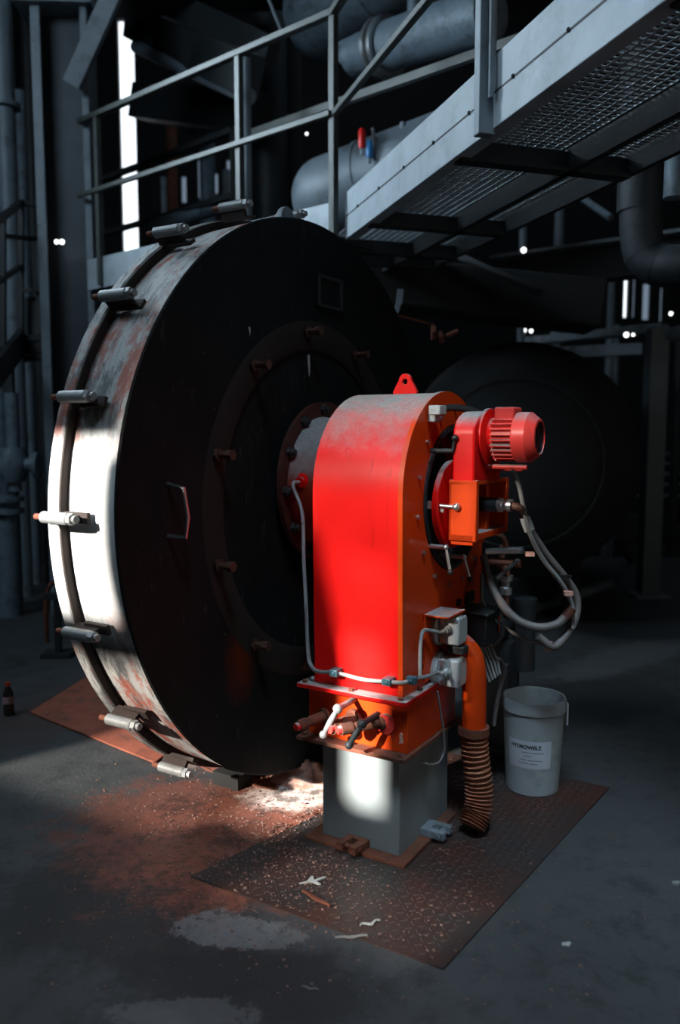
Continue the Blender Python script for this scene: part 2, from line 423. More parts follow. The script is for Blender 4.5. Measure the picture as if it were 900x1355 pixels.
MB().ring(o, X, 1.170, 1.218, -.251, -.243, 128).build('flange_shade_ring', 'band', door)  # thin ring with shade on the flange front put into its rust colour
MB().lathe([(0, -.32), (1.10, -.32), (1.10, -.25), (0, -.25)], o, X, 96).build('refractory_lining', 'soot', door)
MB().lathe([(.655, -.004), (.665, .002), (.775, .003), (.785, -.002)], o, X, 96).build('scorched_ring', 'groove', door)
for k in range(11):
    a = math.radians(130 - 360 / 11 * k); c = Vector((0, .735 * math.cos(a), ZC + .735 * math.sin(a)))
    b = MB().cyl(c + Vector((.005, 0, 0)), c + Vector((.075, 0, 0)), .013, n=12)
    b.cyl(c + Vector((.058, 0, 0)), c + Vector((.085, 0, 0)), .021, n=6); b.cyl(c + Vector((.01, 0, 0)), c + Vector((.022, 0, 0)), .026, n=6)
    b.build('stud', 'studrust', door)
# grab handle, bent flat bar
hp = [Vector((.0, -.86, 1.36)), Vector((.075, -.84, 1.352)), Vector((.085, -.80, 1.26)), Vector((.085, -.785, 1.225)), Vector((.075, -.80, 1.165)), Vector((.0, -.865, 1.165))]
hq = [on_s(u, v, s, DC) for u, v, s in ((221, 640, .0), (243, 646, .07), (249, 685, .075), (246, 711, .07), (222, 709, .0))]
MB().tube(hq, .0075, 10, 5, smooth=False).build('handle', 'chrome', door)
# blank hatch frame near the top
hb = MB()
for y0, y1, z0, z1 in ((-.01, .20, 2.09, 2.105), (-.01, .20, 2.215, 2.23), (-.01, .012, 2.09, 2.23), (.178, .20, 2.09, 2.23)): hb.box(0, .018, y0, y1, z0, z1)
hb.build('inspection_hatch_frame', 'darksteel', door, .003)
MB().box(0, .008, .012, .178, 2.105, 2.215).build('inspection_hatch', 'doorface', door)
# chalk drip marks
for (u, v0, v1, w) in ((408, 470, 498, .010), (335, 433, 445, .007)):
    p0, p1 = on_s(u, v0, .021, DC), on_s(u + 1, v1, .021, DC)
    MB().prism([(p0.y - w * .8, p0.z), (p0.y + w, p0.z + .004), (p1.y + w * .7, p1.z + .02), (p1.y, p1.z), (p1.y - w * .4, p1.z + .02)], lambda a, b, h: Vector((h, a, b)), .019 if v0 > 460 else 0.0, .0225 if v0 > 460 else .002).build('paint_drip', 'greycast', door)
# ring of spring clamps on the rear flange: tube, rusty rod, nut, lug
def clamp():
    t = MB(); t.lathe([(.010, -.345), (.0205, -.345), (.0205, -.225), (.017, -.221), (.010, -.221)], (0, 0, 0), X, 20, closed=True)
    root = t.build('clamp', 'clamp', door, ang=30)
    MB().cyl((-.385, 0, 0), (-.195, 0, 0), .0105, n=12).build('rod', 'rust', root)
    MB().cyl((-.221, 0, 0), (-.203, 0, 0), .020, n=6).cyl((-.203, 0, 0), (-.188, 0, 0), .013, n=10).build('nut', 'clamp', root)
    MB().box(-.345, -.225, -.008, .008, -.060, -.010).box(-.30, -.19, -.018, .018, -.060, -.046).build('lug', 'band', root)
    return root
c0 = None
for k in range(19):
    ang = 179 + 18.3 * (k - 9)
    if 236 < ang % 360 < 304: continue
    c = clamp() if c0 is None else copy_tree(c0, door)
    if c0 is None: c0 = c
    a = math.radians(ang)
    c.location = (0.10 if k % 3 else .08, 1.268 * math.cos(a), ZC + 1.268 * math.sin(a)); c.rotation_euler = (a - PI / 2, 0, 0)
# lifting eye on top of the rim
lg = MB(); pts = [(-.05, 0), (.05, 0), (.05, .04)] + [(.05 * math.cos(a), .05 + .05 * math.sin(a)) for a in [PI * i / 8 for i in range(9)]] + [(-.05, .04)]
lg.prism(pts, lambda a, b, h: Vector((h, a, b)), -.015, .015)
lo = lg.build('lifting_eye', 'steel', door, .004); lo.location = (-.14, -.03, ZC + RF - .02)
# chocks the door stands on (steel wedges)
for yy in (-.33, .33):
    p = Vector((0, yy, 0))
    MB().prism([(p.y - .06, 0), (p.y + .06, 0), (p.y + .06, .06), (p.y - .06, .06)], lambda a, b, h: Vector((h, a, b)), -.30, -.16).build('chock', 'soot', door)

# ================================================================== BURNER
bur = empty('burner', BC, YAW, 'red industrial burner with round fan housing on a grey pedestal before the black door', 'burner')
def part(mb, name, mat, par=None, **kw): return mb.build(name, mat, par or bur, **kw)
part(MB().box(-.42, 0, 0, .47, 0, .014), 'base_plate', 'rust', bevel=.003)
part(MB().box(-.372, -.045, .05, .48, .0, .386), 'pedestal', 'pedestal', bevel=.004)
part(MB().box(-.455, 0, -.005, .50, .386, .402), 'lower_flange', 'rust', bevel=.003)
part(MB().box(-.43, -.012, .045, .47, .402, .588), 'valve_box', 'red_shifted', bevel=.003)
part(MB().box(-.455, 0, 0, .50, .588, .605), 'upper_flange', 'red', bevel=.003)
# flange bolts
for s, r in ((-.43, .02), (-.03, .02), (-.23, .02), (-.02, .16), (-.02, .32)):
    part(MB().cyl((s, r, .600), (s, r, .615), .010, n=6), 'flange_bolt', 'rust')
    part(MB().cyl((s, r, .400), (s, r, .412), .009, n=6), 'flange_bolt', 'rust')
# housing with real opening
HC, HR = (.485, 1.285), .285
SC, SR = (.41, 1.315), .372
outl = [(.05, .60), (.042, 1.0)] + [(SC[0] + SR * math.cos(a), SC[1] + SR * math.sin(a)) for a in [PI - PI * i / 40 for i in range(41)]] + [(.782, .90), (.77, .83), (.73, .80), (.50, .80), (.495, .60)]
def outer_at(a, out):
    d = Vector((math.cos(a), math.sin(a))); best = None
    for (x0, y0), (x1, y1) in zip(out, out[1:] + out[:1]):
        e = Vector((x1 - x0, y1 - y0)); w = Vector((x0 - HC[0], y0 - HC[1])); den = d.x * e.y - d.y * e.x
        if abs(den) < 1e-9: continue
        t = (w.x * e.y - w.y * e.x) / den; q = (w.x * d.y - w.y * d.x) / den
        if t > 0 and -1e-6 <= q <= 1 + 1e-6 and (best is None or t > best): best = t
    return best
angs = sorted({round(2 * PI * i / 72, 5) for i in range(72)} | {round(math.atan2(y - HC[1], x - HC[0]) % (2 * PI), 5) for x, y in outl[:2] + outl[43:]})
def ringplate(s0, s1, grow=0.0, hole=HR, back=None):
    mb = MB(); fo, fi, bo, bi = [], [], [], []
    for a in angs:
        R = outer_at(a, outl) + grow; c, n = math.cos(a), math.sin(a)
        fo.append(mb.b.verts.new((s1, HC[0] + R * c, HC[1] + R * n))); fi.append(mb.b.verts.new((s1, HC[0] + min(hole, R - .004) * c, HC[1] + min(hole, R - .004) * n)))
        bo.append(mb.b.verts.new((s0, HC[0] + R * c, HC[1] + R * n))); bi.append(mb.b.verts.new((s0 if back is None else back, HC[0] + min(hole, R - .004) * c, HC[1] + min(hole, R - .004) * n)))
    N = len(angs)
    for i in range(N):
        j = (i + 1) % N
        mb.b.faces.new((fo[i], fo[j], fi[j], fi[i])); mb.b.faces.new((bo[i], bo[j], fo[j], fo[i])); mb.b.faces.new((fi[i], fi[j], bi[j], bi[i]))
        if back is None: mb.b.faces.new((bi[i], bi[j], bo[j], bo[i]))
    if back is not None: mb.b.faces.new(bo); mb.b.faces.new(bi)
    return mb
part(ringplate(-.405, -.052, back=-.20), 'fan_housing', 'red', ang=30)
fp = part(ringplate(-.052, -.034, .006), 'front_plate', 'red_shifted', ang=30)
for k in range(15):
    a = math.radians(100 + 24 * k - 8)
    R = min(outer_at(a % (2 * PI), outl) - .018, HR + .055)
    if R < HR + .012: continue
    p = Vector((-.034, HC[0] + R * math.cos(a), HC[1] + R * math.sin(a)))
    part(MB().cyl(p, p + Vector((.010, 0, 0)), .0085, n=10), 'plate_bolt', 'chrome', fp)
part(MB().ring((0, HC[0], HC[1]), X, HR - .022, HR - .004, -.12, -.028, 64), 'throat_ring', 'darksteel')
dm = part(MB().lathe([(0, -.10), (.09, -.10), (.235, -.175), (.25, -.175), (.25, -.16), (.10, -.085), (0, -.085)], (0, HC[0], HC[1]), X, 48), 'air_diffuser', 'blackplastic')
# side hump where the inlet scroll joins the plate
part(MB().box(-.03, -.02, .60, .68, .84, .885).box(-.02, -.017, .61, .67, .85, .875), 'name_plate', 'blackplastic', bevel=.002)
part(MB().cyl((-.034, .53, .86), (-.022, .53, .86), .016, n=16), 'plug', 'blackplastic')
# lifting lug with hole
lug = MB(); outr = []; inn = []
lc = on_r(537, 505, .42)
prof = [(-.055, -.055), (.055, -.055), (.05, -.035)] + [(.026 * math.cos(a), .005 + .026 * math.sin(a)) for a in [PI * i / 10 for i in range(11)]] + [(-.05, -.035)]
N = 28
for i in range(N):
    a = 2 * PI * i / N; d = Vector((math.cos(a), math.sin(a))); best = .03
    for (x0, y0), (x1, y1) in zip(prof, prof[1:] + prof[:1]):
        e = Vector((x1 - x0, y1 - y0)); den = d.x * e.y - d.y * e.x
        if abs(den) < 1e-9: continue
        t = (x0 * e.y - y0 * e.x) / den; q = (x0 * d.y - y0 * d.x) / den
        if t > 0 and 0 <= q <= 1: best = max(best if best != .03 else 0, t)
    outr.append(d * best); inn.append(d * .0115)
rows = [[lug.b.verts.new((lc.x + q.x, lc.y + h, lc.z + q.y)) for q in qs] for qs, h in ((outr, -.008), (inn, -.008), (inn, .008), (outr, .008))]
for i in range(N):
    j = (i + 1) % N
    for A, B in zip(rows, rows[1:] + rows[:1]): lug.b.faces.new((A[i], A[j], B[j], B[i]))
part(lug, 'lifting_lug', 'red')
# neck tube and bolted flange to the door
TC = (.60, 1.32); sd = (DC - BC).dot(BN)
part(MB().lathe([(0, sd + .05), (.285, sd + .05), (.275, sd + .10), (.262, -.42), (.262, -.40), (0, -.40)], (0, TC[0] - .02, TC[1]), X, 64), 'neck_tube', 'tubered')
nf = part(MB().ring((0, TC[0], TC[1]), X, .25, .350, sd + .026, sd + .048, 72), 'neck_flange', 'darkrust', ang=30)
for k in range(12):
    a = 2 * PI * (k + .15) / 12; p = Vector((sd + .045, TC[0] + .318 * math.cos(a), TC[1] + .318 * math.sin(a)))
    part(MB().cyl(p, p + Vector((.020, 0, 0)), .024, n=6).lathe([(.015, .020), (.012, .034), (0, .038)], p, X, 10), 'flange_nut', 'darksteel', nf)

# --- motor bracket and motor
MR, MZ = .365, 1.520
br = part(MB().prism([(.235, 1.36), (.50, 1.36), (.50, 1.53)] + [(.3675 + .1325 * math.cos(a), 1.53 + .085 * math.sin(a)) for a in [PI * i / 14 for i in range(1, 14)]] + [(.235, 1.53)],
          lambda a, b, h: Vector((h, a, b)), .062, .145), 'motor_bracket', 'red', bevel=.008, seg=3)
hs = MB(); hs.box(.05, .155, .235, .262, 1.15, 1.37).box(.05, .145, .235, .60, 1.35, 1.365).box(.05, .145, .235, .60, 1.15, 1.175).box(.05, .145, .575, .60, 1.15, 1.365).box(.05, .062, .235, .60, 1.15, 1.365).box(.05, .12, .43, .46, 1.15, 1.36)
part(hs, 'gear_frame', 'red_shifted', bevel=.003)
part(MB().box(.055, .14, .245, .36, 1.135, 1.151), 'foot_pad', 'red_shifted', bevel=.003)
part(MB().lathe([(0, -.005), (.165, -.005), (.165, .018), (0, .018)], (0, .37, 1.27), X, 48), 'back_disc', 'red', bevel=.003)
part(MB().lathe([(0, .14), (.105, .14), (.105, .155), (.07, .163), (.06, .175), (0, .175)], (0, MR, MZ), X, 40), 'motor_flange', 'red', bevel=.002)
core = MB().lathe([(0, .172), (.058, .172), (.066, .18), (.068, .262), (0, .262)], (0, MR, MZ), X, 40)
for k in range(26):
    a = 2 * PI * (k + .5) / 26
    if 50 < math.degrees(a) < 130: continue
    d = Vector((0, math.cos(a), math.sin(a))); q = Vector((0, -d.z, d.y))
    c = Vector((0, MR, MZ))
    core.bar(c + d * .074 + Vector((.18, 0, 0)), c + d * .074 + Vector((.262, 0, 0)), .0042, .024, up=d)
mt = part(core, 'motor', 'redmotor')
part(MB().lathe([(0, .258), (.088, .258), (.090, .262), (.090, .306), (.066, .336), (.058, .338), (.056, .328), (0, .328)], (0, MR, MZ), X, 48), 'fan_cover', 'redmotor', mt, ang=25)
gr = MB().ring((0, MR, MZ), X, .050, .056, .326, .334, 32); 
for k in range(5): gr.ring((0, MR, MZ), X, .008 + .009 * k, .012 + .009 * k, .326, .332, 28)
part(gr, 'fan_grille', 'blackplastic', mt)
part(MB().box(.182, .256, MR - .045, MR + .045, MZ + .055, MZ + .108), 'terminal_box', 'redmotor', mt, bevel=.007)
part(MB().cyl((.13, MR - .02, MZ - .105), (.30, MR - .02, MZ - .105), .009).cyl((.12, MR + .05, MZ - .115), (.26, MR + .05, MZ - .115), .008), 'slide_rod', 'redmotor')
part(MB().box(-.025, .02, .215, .275, 1.60, 1.635).box(-.03, .0, .22, .27, 1.575, 1.605), 'cable_gland', 'greycast', bevel=.004)
part(MB().tube([(.0, .27, 1.622), (.03, .31, 1.628), (.07, .36, 1.622), (.115, .40, 1.60), (.15, .415, 1.575)], .013, 10), 'motor_cable', 'blackplastic')
# coupling, fitting and hose stub
cp = part(MB().lathe([(0, .03), (.062, .03), (.062, .05), (.05, .058), (.05, .075), (.027, .085), (.027, .165), (0, .165)], (0, .42, 1.27), X, 32), 'coupling', 'blackplastic')
part(MB().lathe([(0, .165), (.022, .165), (.027, .17), (.027, .185), (.020, .19), (.020, .205), (.024, .207), (.024, .222), (0, .222)], (0, .42, 1.27), X, 20), 'hose_fitting', 'chrome')
# clamp levers
def lever(p, q, e, ball=.012, r=.006, mat='chrome'):
    b = MB().cyl(p, q, .009, n=12).ball(q, .0115).tube([q, e], r, 10, smooth=False)
    o = part(b, 'clamp_lever', mat); part(MB().ball(e, ball), 'knob', 'blackplastic', o)
for (a, b_, c_, s) in (((565, 723), (590, 724), (596, 757), .03), ((600, 735), (614, 737), (622, 766), .04)):
    p = on_s(*a, s - .09); q = on_s(*b_, s); e = on_s(*c_, s + .02); p = Vector((s - .10, q.y, q.z))
    lever(p, q, e)
q = on_r(604, 671, .228); p = on_r(571, 668, .228)
part(MB().cyl(p, q, .0075, n=12).ball(q, .015).box(p.x - .012, p.x + .022, p.y - .010, p.y + .010, p.z - .014, p.z + .014).bar(p + Vector((0, 0, -.01)), p + Vector((.05, 0, -.02)), .008, .012), 'latch_pin', 'chrome')
q = on_r(602, 580, .228)
part(MB().cyl((-.02, .228, q.z - .045), (q.x - .005, .228, q.z - .045), .009, n=12).tube([Vector((q.x - .008, .228, q.z - .045)), q], .006, 10, smooth=False), 'clamp_lever', 'darksteel'); part(MB().ball(q, .013), 'knob', 'blackplastic')
# --- pressure switches on a shelf bracket
part(MB().box(-.03, .07, .20, .36, .868, .876).box(-.03, -.022, .20, .36, .62, .87).box(-.02, .06, .345, .352, .62, .87), 'switch_bracket', 'red_shifted', bevel=.002)
def switch(z):
    c = Vector((.005, .315, z))
    b = MB().lathe([(0, -.03), (.064, -.03), (.067, -.026), (.067, -.012), (.060, -.006), (0, -.006)], c, X, 40)
    o = part(b, 'pressure_switch', 'greycast', ang=30)
    pr = [(-.040, -.052), (.034, -.052), (.044, -.036), (.046, 0), (.044, .036), (.034, .052), (-.040, .052)]
    part(MB().prism(pr, lambda a, bb, h: Vector((c.x + h, c.y + a, c.z + bb)), -.008, .075), 'switch_cover', 'greycast', o, bevel=.006)
    for dx, dz in ((.012, .036), (.012, -.036)): part(MB().cyl((c.x + dx, c.y - .038, c.z + dz), (c.x + dx, c.y - .048, c.z + dz), .009, n=14), 'screw', 'chrome', o)
    gl = c + Vector((.034, -.040, .008))
    part(MB().lathe([(0, 0), (.014, 0), (.014, .014), (.010, .018), (.010, .03), (0, .03)], gl, (0, -1, 0), 14), 'gland', 'greycast', o)
    return gl + Vector((0, -.03, 0))
g1 = switch(.806); g2 = switch(.645)
part(MB().box(.02, .09, .30, .35, .715, .745), 'switch_link', 'darksteel', bevel=.004)
# conduits and clips across the column
def conduit(pts, r, name='conduit', mat='cable', **kw): return part(MB().tube(pts, r, 12, 8, **kw), name, mat)
rb = on_r(403, 637, .33)
part(MB().lathe([(0, 0), (.036, 0), (.036, .02), (.02, .026), (.02, .04), (0, .04)], rb, (0, -1, 0), 20), 'flame_sensor_boss', 'red')
p0 = rb + Vector((0, -.04, 0))
conduit([p0, p0 + Vector((-.006, -.035, -.012)), on_r(400, 680, .2), on_r(402, 740, .14), on_r(405, 800, .09), on_r(408, 865, .05), on_r(414, 884, .03), on_r(425, 889, .02),
         on_r(445, 890, .025), on_r(480, 899, .025), on_r(512, 902, .022), on_r(535, 903, .02), on_r(548, 898, .04), on_r(566, 895, .10), g2 + Vector((-.03, -.01, 0)), g2], .0075)
conduit([on_r(556, 897, .10), on_r(556, 870, .12), on_r(557, 845, .14), on_r(562, 834, .17), g1 + Vector((-.02, -.015, -.004)), g1], .0075)
for u, v in ((443, 890), (513, 902), (545, 900)):
    p = on_r(u, v, .02 if u < 540 else .035)
    part(MB().box(p.x - .017, p.x + .017, p.y - .014, .05, p.z - .013, p.z + .013).box(p.x - .009, p.x + .009, p.y - .018, p.y - .013, p.z - .006, p.z + .006), 'conduit_clip', 'clip', bevel=.003)
for (u, v) in ((415, 780), (417, 858)):
    p = on_r(u, v, .10); part(MB().cyl((-.425, .10, p.z), (-.40, .10, p.z), .011, n=8), 'side_bolt', 'redmotor')
# valve stubs and levers on the valve box front
def stub(u, v, L, tip='red', rr=.026, collar=True, tilt=(0, -1, 0)):
    p = on_r(u, v, .045)
    d = Vector(tilt).normalized()
    b = MB().lathe([(0, 0), (rr * 1.5, 0), (rr * 1.5, .014), (rr, .016), (rr, L * .55), (rr * .85, L * .6), (rr * .85, L * .72), (rr * 1.05, L * .74), (rr * 1.05, L), (0, L)], p, d, 20)
    o = part(b, 'valve_stub', 'rust')
    part(MB().lathe([(0, L - .001), (rr * .78, L - .001), (rr * .70, L + .014), (0, L + .014)], p, d, 18), 'cap', tip, o)
    return p, d
stub(432, 946, .13, 'red', .020, tilt=(-.35, -1, -.1)); stub(470, 950, .12, 'redmotor', .024, tilt=(-.25, -1, -.05)); stub(506, 955, .16, 'redmotor', .020, tilt=(-.75, -1, -.05))
p = on_r(512, 957, .045); part(MB().cyl(p, p + Vector((0, -.016, 0)), .036, n=24), 'stub_flange', 'redmotor')
for (u0, v0, u1, v1, mat) in ((447, 938, 428, 972, 'clamp'), (479, 958, 462, 986, 'darksteel')):
    a, b_ = on_r(u0, v0, -.075), on_r(u1, v1, -.085)
    lv = MB().tube([a, a.lerp(b_, .3), a.lerp(b_, .75), b_], .011, 12, rf=lambda i, n: .012 - .005 * abs(2 * i / n - .9)); lv.ball(a, .018).ball(b_, .015)
    lv.cyl(a, a + Vector((0, .115, 0)), .011, n=12)
    part(lv, 'valve_lever', mat)
p = on_r(531, 977, .045); part(MB().prism([(-.010, 0), (.008, .004), (.010, .012), (.004, .03), (.008, .036), (.0, .042), (-.006, .034), (-.004, .012)], lambda a, b, h: Vector((p.x + a, p.y + h, p.z + b - .02)), -.004, .0), 'paint_chip', 'pink')
# foot clevises
def clevis(m):
    b = MB(); b.box(-.045, .045, 0, .055, .0, .03, m); b.box(-.045, -.016, -.06, .001, 0, .03, m).box(.016, .045, -.06, .001, 0, .03, m)
    b.cyl(m @ Vector((-.05, -.035, .016)), m @ Vector((.05, -.035, .016)), .010, n=10)
    return b
p = on_r(470, 1130, .0)
part(clevis(Matrix.Translation((-.215, .03, .014)) @ Matrix.Rotation(-.15, 4, 'Z')), 'foot_clevis', 'rust', bevel=.003)
part(clevis(Matrix.Translation((-.01, .27, .014)) @ Matrix.Rotation(PI / 2, 4, 'Z')), 'foot_clevis', 'steel', bevel=.003)
# drop wire hanging on the right side of the pedestal
part(MB().tube([(.008, .25, .58), (.012, .27, .50), (.014, .30, .40), (.012, .31, .33), (.01, .27, .30), (.008, .20, .315), (-.03, .19, .325)], .0045, 8), 'loose_wire', 'rubber')
# black terminal box and its wires on the right of the plate
tb = part(MB().box(-.02, .10, .50, .66, .70, .825), 'terminal_box', 'blackplastic', bevel=.006)
part(MB().box(-.03, .11, .49, .67, .825, .835), 'box_lid', 'darksteel', tb, bevel=.003)
part(MB().box(.101, .104, .63, .645, .73, .80), 'warning_strip', 'red_shifted', tb)
for k in range(5):
    y = .50 + .03 * k
    part(MB().tube([(.06, y, .71), (.075, y + .01, .66), (.085, y + .035 + .004 * k, .60), (.10, y + .05, .55)], .0055, 8), 'wire', 'cable')
part(MB().tube([(.06, .64, .70), (.08, .66, .62), (.09, .70, .60), (.09, .74, .54), (.06, .75, .40), (.05, .74, .3)], .009, 8), 'drain_tube', 'rubber')
# red elbow pipe and corrugated hose down to the floor
PY = .40
pp = [(-.04, PY - .04, .76), (.02, PY - .02, .745), (.07, PY, .70), (.09, PY, .64), (.095, PY, .52), (.095, PY, .40)]
part(MB().tube(pp, .046, 20, 8), 'drop_pipe', 'red_shifted')
part(MB().ring((.095, PY, 0), (0, 0, 1), .044, .060, .385, .415, 28), 'hose_clamp', 'rust')
hz = [(.095, PY, .41), (.10, PY + .005, .30), (.115, PY + .01, .18), (.12, PY - .01, .09), (.11, PY - .05, .035)]
hm = MB(); hm.tube(hz, .05, 24, 40, rf=lambda i, n: .047 + .008 * math.sin(i * 2 * PI / 7.0)); part(hm, 'corrugated_hose', simple('rusty_corrugated', (.26, .095, .05), .7, .1, .5, 14, .3, dirt=(.08, .04, .03), dirt_amt=.3), ang=60)
# ================================================================== HOSES of the fuel line
def L2W(p): return BC + BN * p[0] + BT * p[1] + Vector((0, 0, p[2]))
st = L2W((.222, .42, 1.27))
hose = empty('fuel_hose', (0, 0, 0), 0, 'thick braided hose looping from burner coupling down to the right', 'hose')
HY = 3.05
P1 = [st, L2W((.25, .425, 1.262)), at(692, 680, HY), at(700, 700, HY), at(722, 733, HY + .05), at(748, 765, HY + .1), at(763, 790, HY + .12), at(760, 822, HY + .1), at(735, 855, HY + .05), at(712, 842, HY + .05)]
MB().tube(P1[:4], .014, 12).build('brown_hose_end', 'brownpipe', hose)
MB().tube(P1[3:], .0155, 14).build('hose_line', 'rubber', hose)
MB().cyl(at(694, 684, HY), at(701, 702, HY), .020, n=16).build('hose_ferrule', 'greycast', hose)
h2 = empty('return_hose', (0, 0, 0), 0, 'slimmer grey hose hanging in a wide loop below the motor', 'hose')
MB().tube([L2W((.0, .72, 1.02)), at(650, 775, 3.2), at(675, 812, 3.15), at(705, 829, 3.12), at(735, 827, 3.1), at(752, 812, 3.1)], .0165, 14).build('hose_line', 'rubber', h2)
MB().cyl(at(749, 816, 3.1), at(757, 804, 3.1), .02, n=14).build('hose_end', 'rust', h2)
h3 = empty('thin_cable', (0, 0, 0), 0, 'thin dark cable drooping beside the hoses with a pink tag', 'cable')
MB().tube([L2W((.0, .70, .95)), at(640, 800, 3.25), at(668, 830, 3.2), at(700, 848, 3.15), at(722, 852, 3.12)], .007, 10).build('cable_line', 'cable', h3)
MB().box(-.014, .014, -.004, .004, -.02, .02).build('tag', 'pink', h3).location = at(726, 855, 3.1)
mc = MB().tube([L2W((.225, MR, MZ - .08)), at(686, 640, 3.03), at(693, 672, 3.02), at(702, 708, 3.03), at(720, 742, 3.08), at(742, 770, 3.1), at(757, 800, 3.13), at(758, 832, 3.12)], .0085, 10)
one(mc, 'motor_supply_cable', 'cable', 'grey cable dropping from under the ribbed motor along the thick hose', 'cable')
for u, v, lab in ((752, 785, 'pale cable clip on the upper bend of the hanging hoses'), (701, 733, 'small pale clamp block below the motor cable')):
    c = MB().box(-.016, .016, -.012, .012, -.008, .008)
    oo = one(c, 'cable_clip', 'pink', lab, 'clip'); oo.location = at(u, v, 3.07)
one(MB().box(-.035, .035, -.01, .01, -.006, .006), 'hose_spacer', 'blackplastic', 'black spacer holding two hoses together right of the motor', 'clip').location = at(744, 763, 3.12)

# pump set behind the burner
pump = empty('oil_pump', L2W((-.12, 1.22, -.006)), YAW, 'dark oil pump set with small pipes standing behind the burner hoses', 'pump')
MB().box(-.12, .12, -.12, .12, .0, .04).box(-.09, .09, -.09, .09, .04, .46).build('stand', 'darksteel', pump, .006)
MB().cyl((-.02, -.10, .62), (-.02, .16, .62), .085, n=28).lathe([(0, 0), (.095, 0), (.095, .02), (0, .02)], (-.02, -.10, .62), (0, 1, 0), 28).box(-.09, .09, -.06, .08, .46, .55).build('pump_body', 'darksteel', pump, .004)
MB().cyl((.05, -.02, .68), (.05, -.02, .93), .018).cyl((.0, .06, .68), (.0, .06, 1.0), .014).cyl((-.06, -.02, .93), (.12, -.02, .93), .02).build('riser_pipe', 'rust', pump)
v_ = MB().lathe([(0, 0), (.03, 0), (.03, .03), (.02, .035), (.02, .06), (.034, .065), (.034, .09), (0, .09)], (.05, -.02, .78), (0, 0, 1), 16); v_.bar((.02, -.05, .86), (.13, -.09, .96), .022, .012); v_.cyl((-.04, -.04, .98), (.14, -.05, 1.0), .016)
v_.build('stop_valve', 'chrome', pump)
MB().cyl((.11, .08, .40), (.11, .08, .72), .055, n=24).cyl((.11, .08, .72), (.11, .08, .75), .06, n=24).build('filter_bowl', 'darksteel', pump)
MB().tube([(.05, -.02, 1.0), (.04, -.06, 1.06), (-.02, -.10, 1.08)], .012, 10).build('feed_pipe', 'rust', pump)

# ================================================================== BUCKET
bk = gnd(704, 1040, .008)
buc = empty('bucket', bk, 0, 'pale grey plastic bucket with paper label at right of the burner', 'bucket')
BH, R0, R1 = .405, .112, .130
MB().lathe([(0, 0), (R0 - .004, 0), (R0, .004), (R1, BH - .055), (R1 + .006, BH - .05), (R1 + .006, BH - .008), (R1 + .003, BH), (R1 - .004, BH), (R1 - .006, BH - .02), (R0 - .005, .012), (0, .012)], (0, 0, 0), (0, 0, 1), 64).build('pail', simple('milky_plastic', (.34, .385, .40), .45, 0, .15, 8, .05, dirt=(.20, .22, .22), dirt_amt=.3), buc, ang=30)
fl_ = MB().lathe([(0, .013), (.105, .013), (.11, .075), (.0, .085)], (0, 0, 0), (0, 0, 1), 32); fl_.build('sludge', 'darksteel', buc)
def wrap(ang0, ang1, z0, z1, dr, nseg=14):
    mb = MB(); A = []
    for i in range(nseg + 1):
        a = ang0 + (ang1 - ang0) * i / nseg
        row = []
        for z in (z0, z1):
            for d in (0.0006, dr):
                R = R0 + (R1 - R0) * z / (BH - .055) + d
                row.append(mb.b.verts.new((R * math.cos(a), R * math.sin(a), z)))
        A.append(row)
    for p, q in zip(A, A[1:]):
        for f in ((1, 3), (3, 2), (2, 0), (0, 1)): mb.b.faces.new((p[f[0]], p[f[1]], q[f[1]], q[f[0]]))
    mb.b.faces.new(A[0]); mb.b.faces.new(A[-1]); return mb
wc = math.radians(-90 - 13 - 8)
lb = wrap(wc - .78, wc + .78, .125, .245, .0012).build('paper_label', simple('label_paper', (.52, .56, .62), .6, 0, .06, 30, 0), buc)
def text_on_pail(txt, size, zc, a_c, bold=0.0):
    cu = bpy.data.curves.new('lettering', 'FONT'); cu.body = txt; cu.size = size; cu.align_x = 'CENTER'; cu.offset = bold
    to = bpy.data.objects.new('lettering_tmp', cu); COL.objects.link(to)
    dg = bpy.context.evaluated_depsgraph_get(); me = bpy.data.meshes.new_from_object(to.evaluated_get(dg))
    COL.objects.unlink(to); bpy.data.objects.remove(to)
    for v in me.vertices:
        z = zc + v.co.y; R = R0 + (R1 - R0) * z / (BH - .055) + .0019
        a = a_c + v.co.x / R; v.co = Vector((R * math.cos(a), R * math.sin(a), z))
    me.materials.clear(); me.materials.append(M['blackplastic']); o2 = bpy.data.objects.new('lettering', me); COL.objects.link(o2); o2.parent = lb
text_on_pail('HYDROWELZ', .0215, .212, wc - .12, .0011)
pl_m = simple('faded_print', (.17, .18, .20), .6, 0, .5, 300, 0)
for z, segs in ((.193, ((-.25, .02), (.05, .5))), (.178, ((-.2, .08),)), (.160, ((-.3, -.08), (-.04, .45))), (.145, ((-.35, -.02), (.02, .3)))):   # unreadable small print
    for a0_, a1_ in segs: wrap(wc + a0_, wc + a1_, z, z + .0035, .0017, 6).build('small_print', pl_m, lb)
hk = MB(); hk.box(-.012, .012, -.004, .006, -.10, .0); h_ = hk.build('grip_tab', simple('tab_plastic', (.5, .55, .58), .4), buc, .003)
h_.location = ((R1 + .010) * math.cos(.0), (R1 + .010) * math.sin(-.1), BH - .025); h_.rotation_euler = (0, 0, PI / 2)

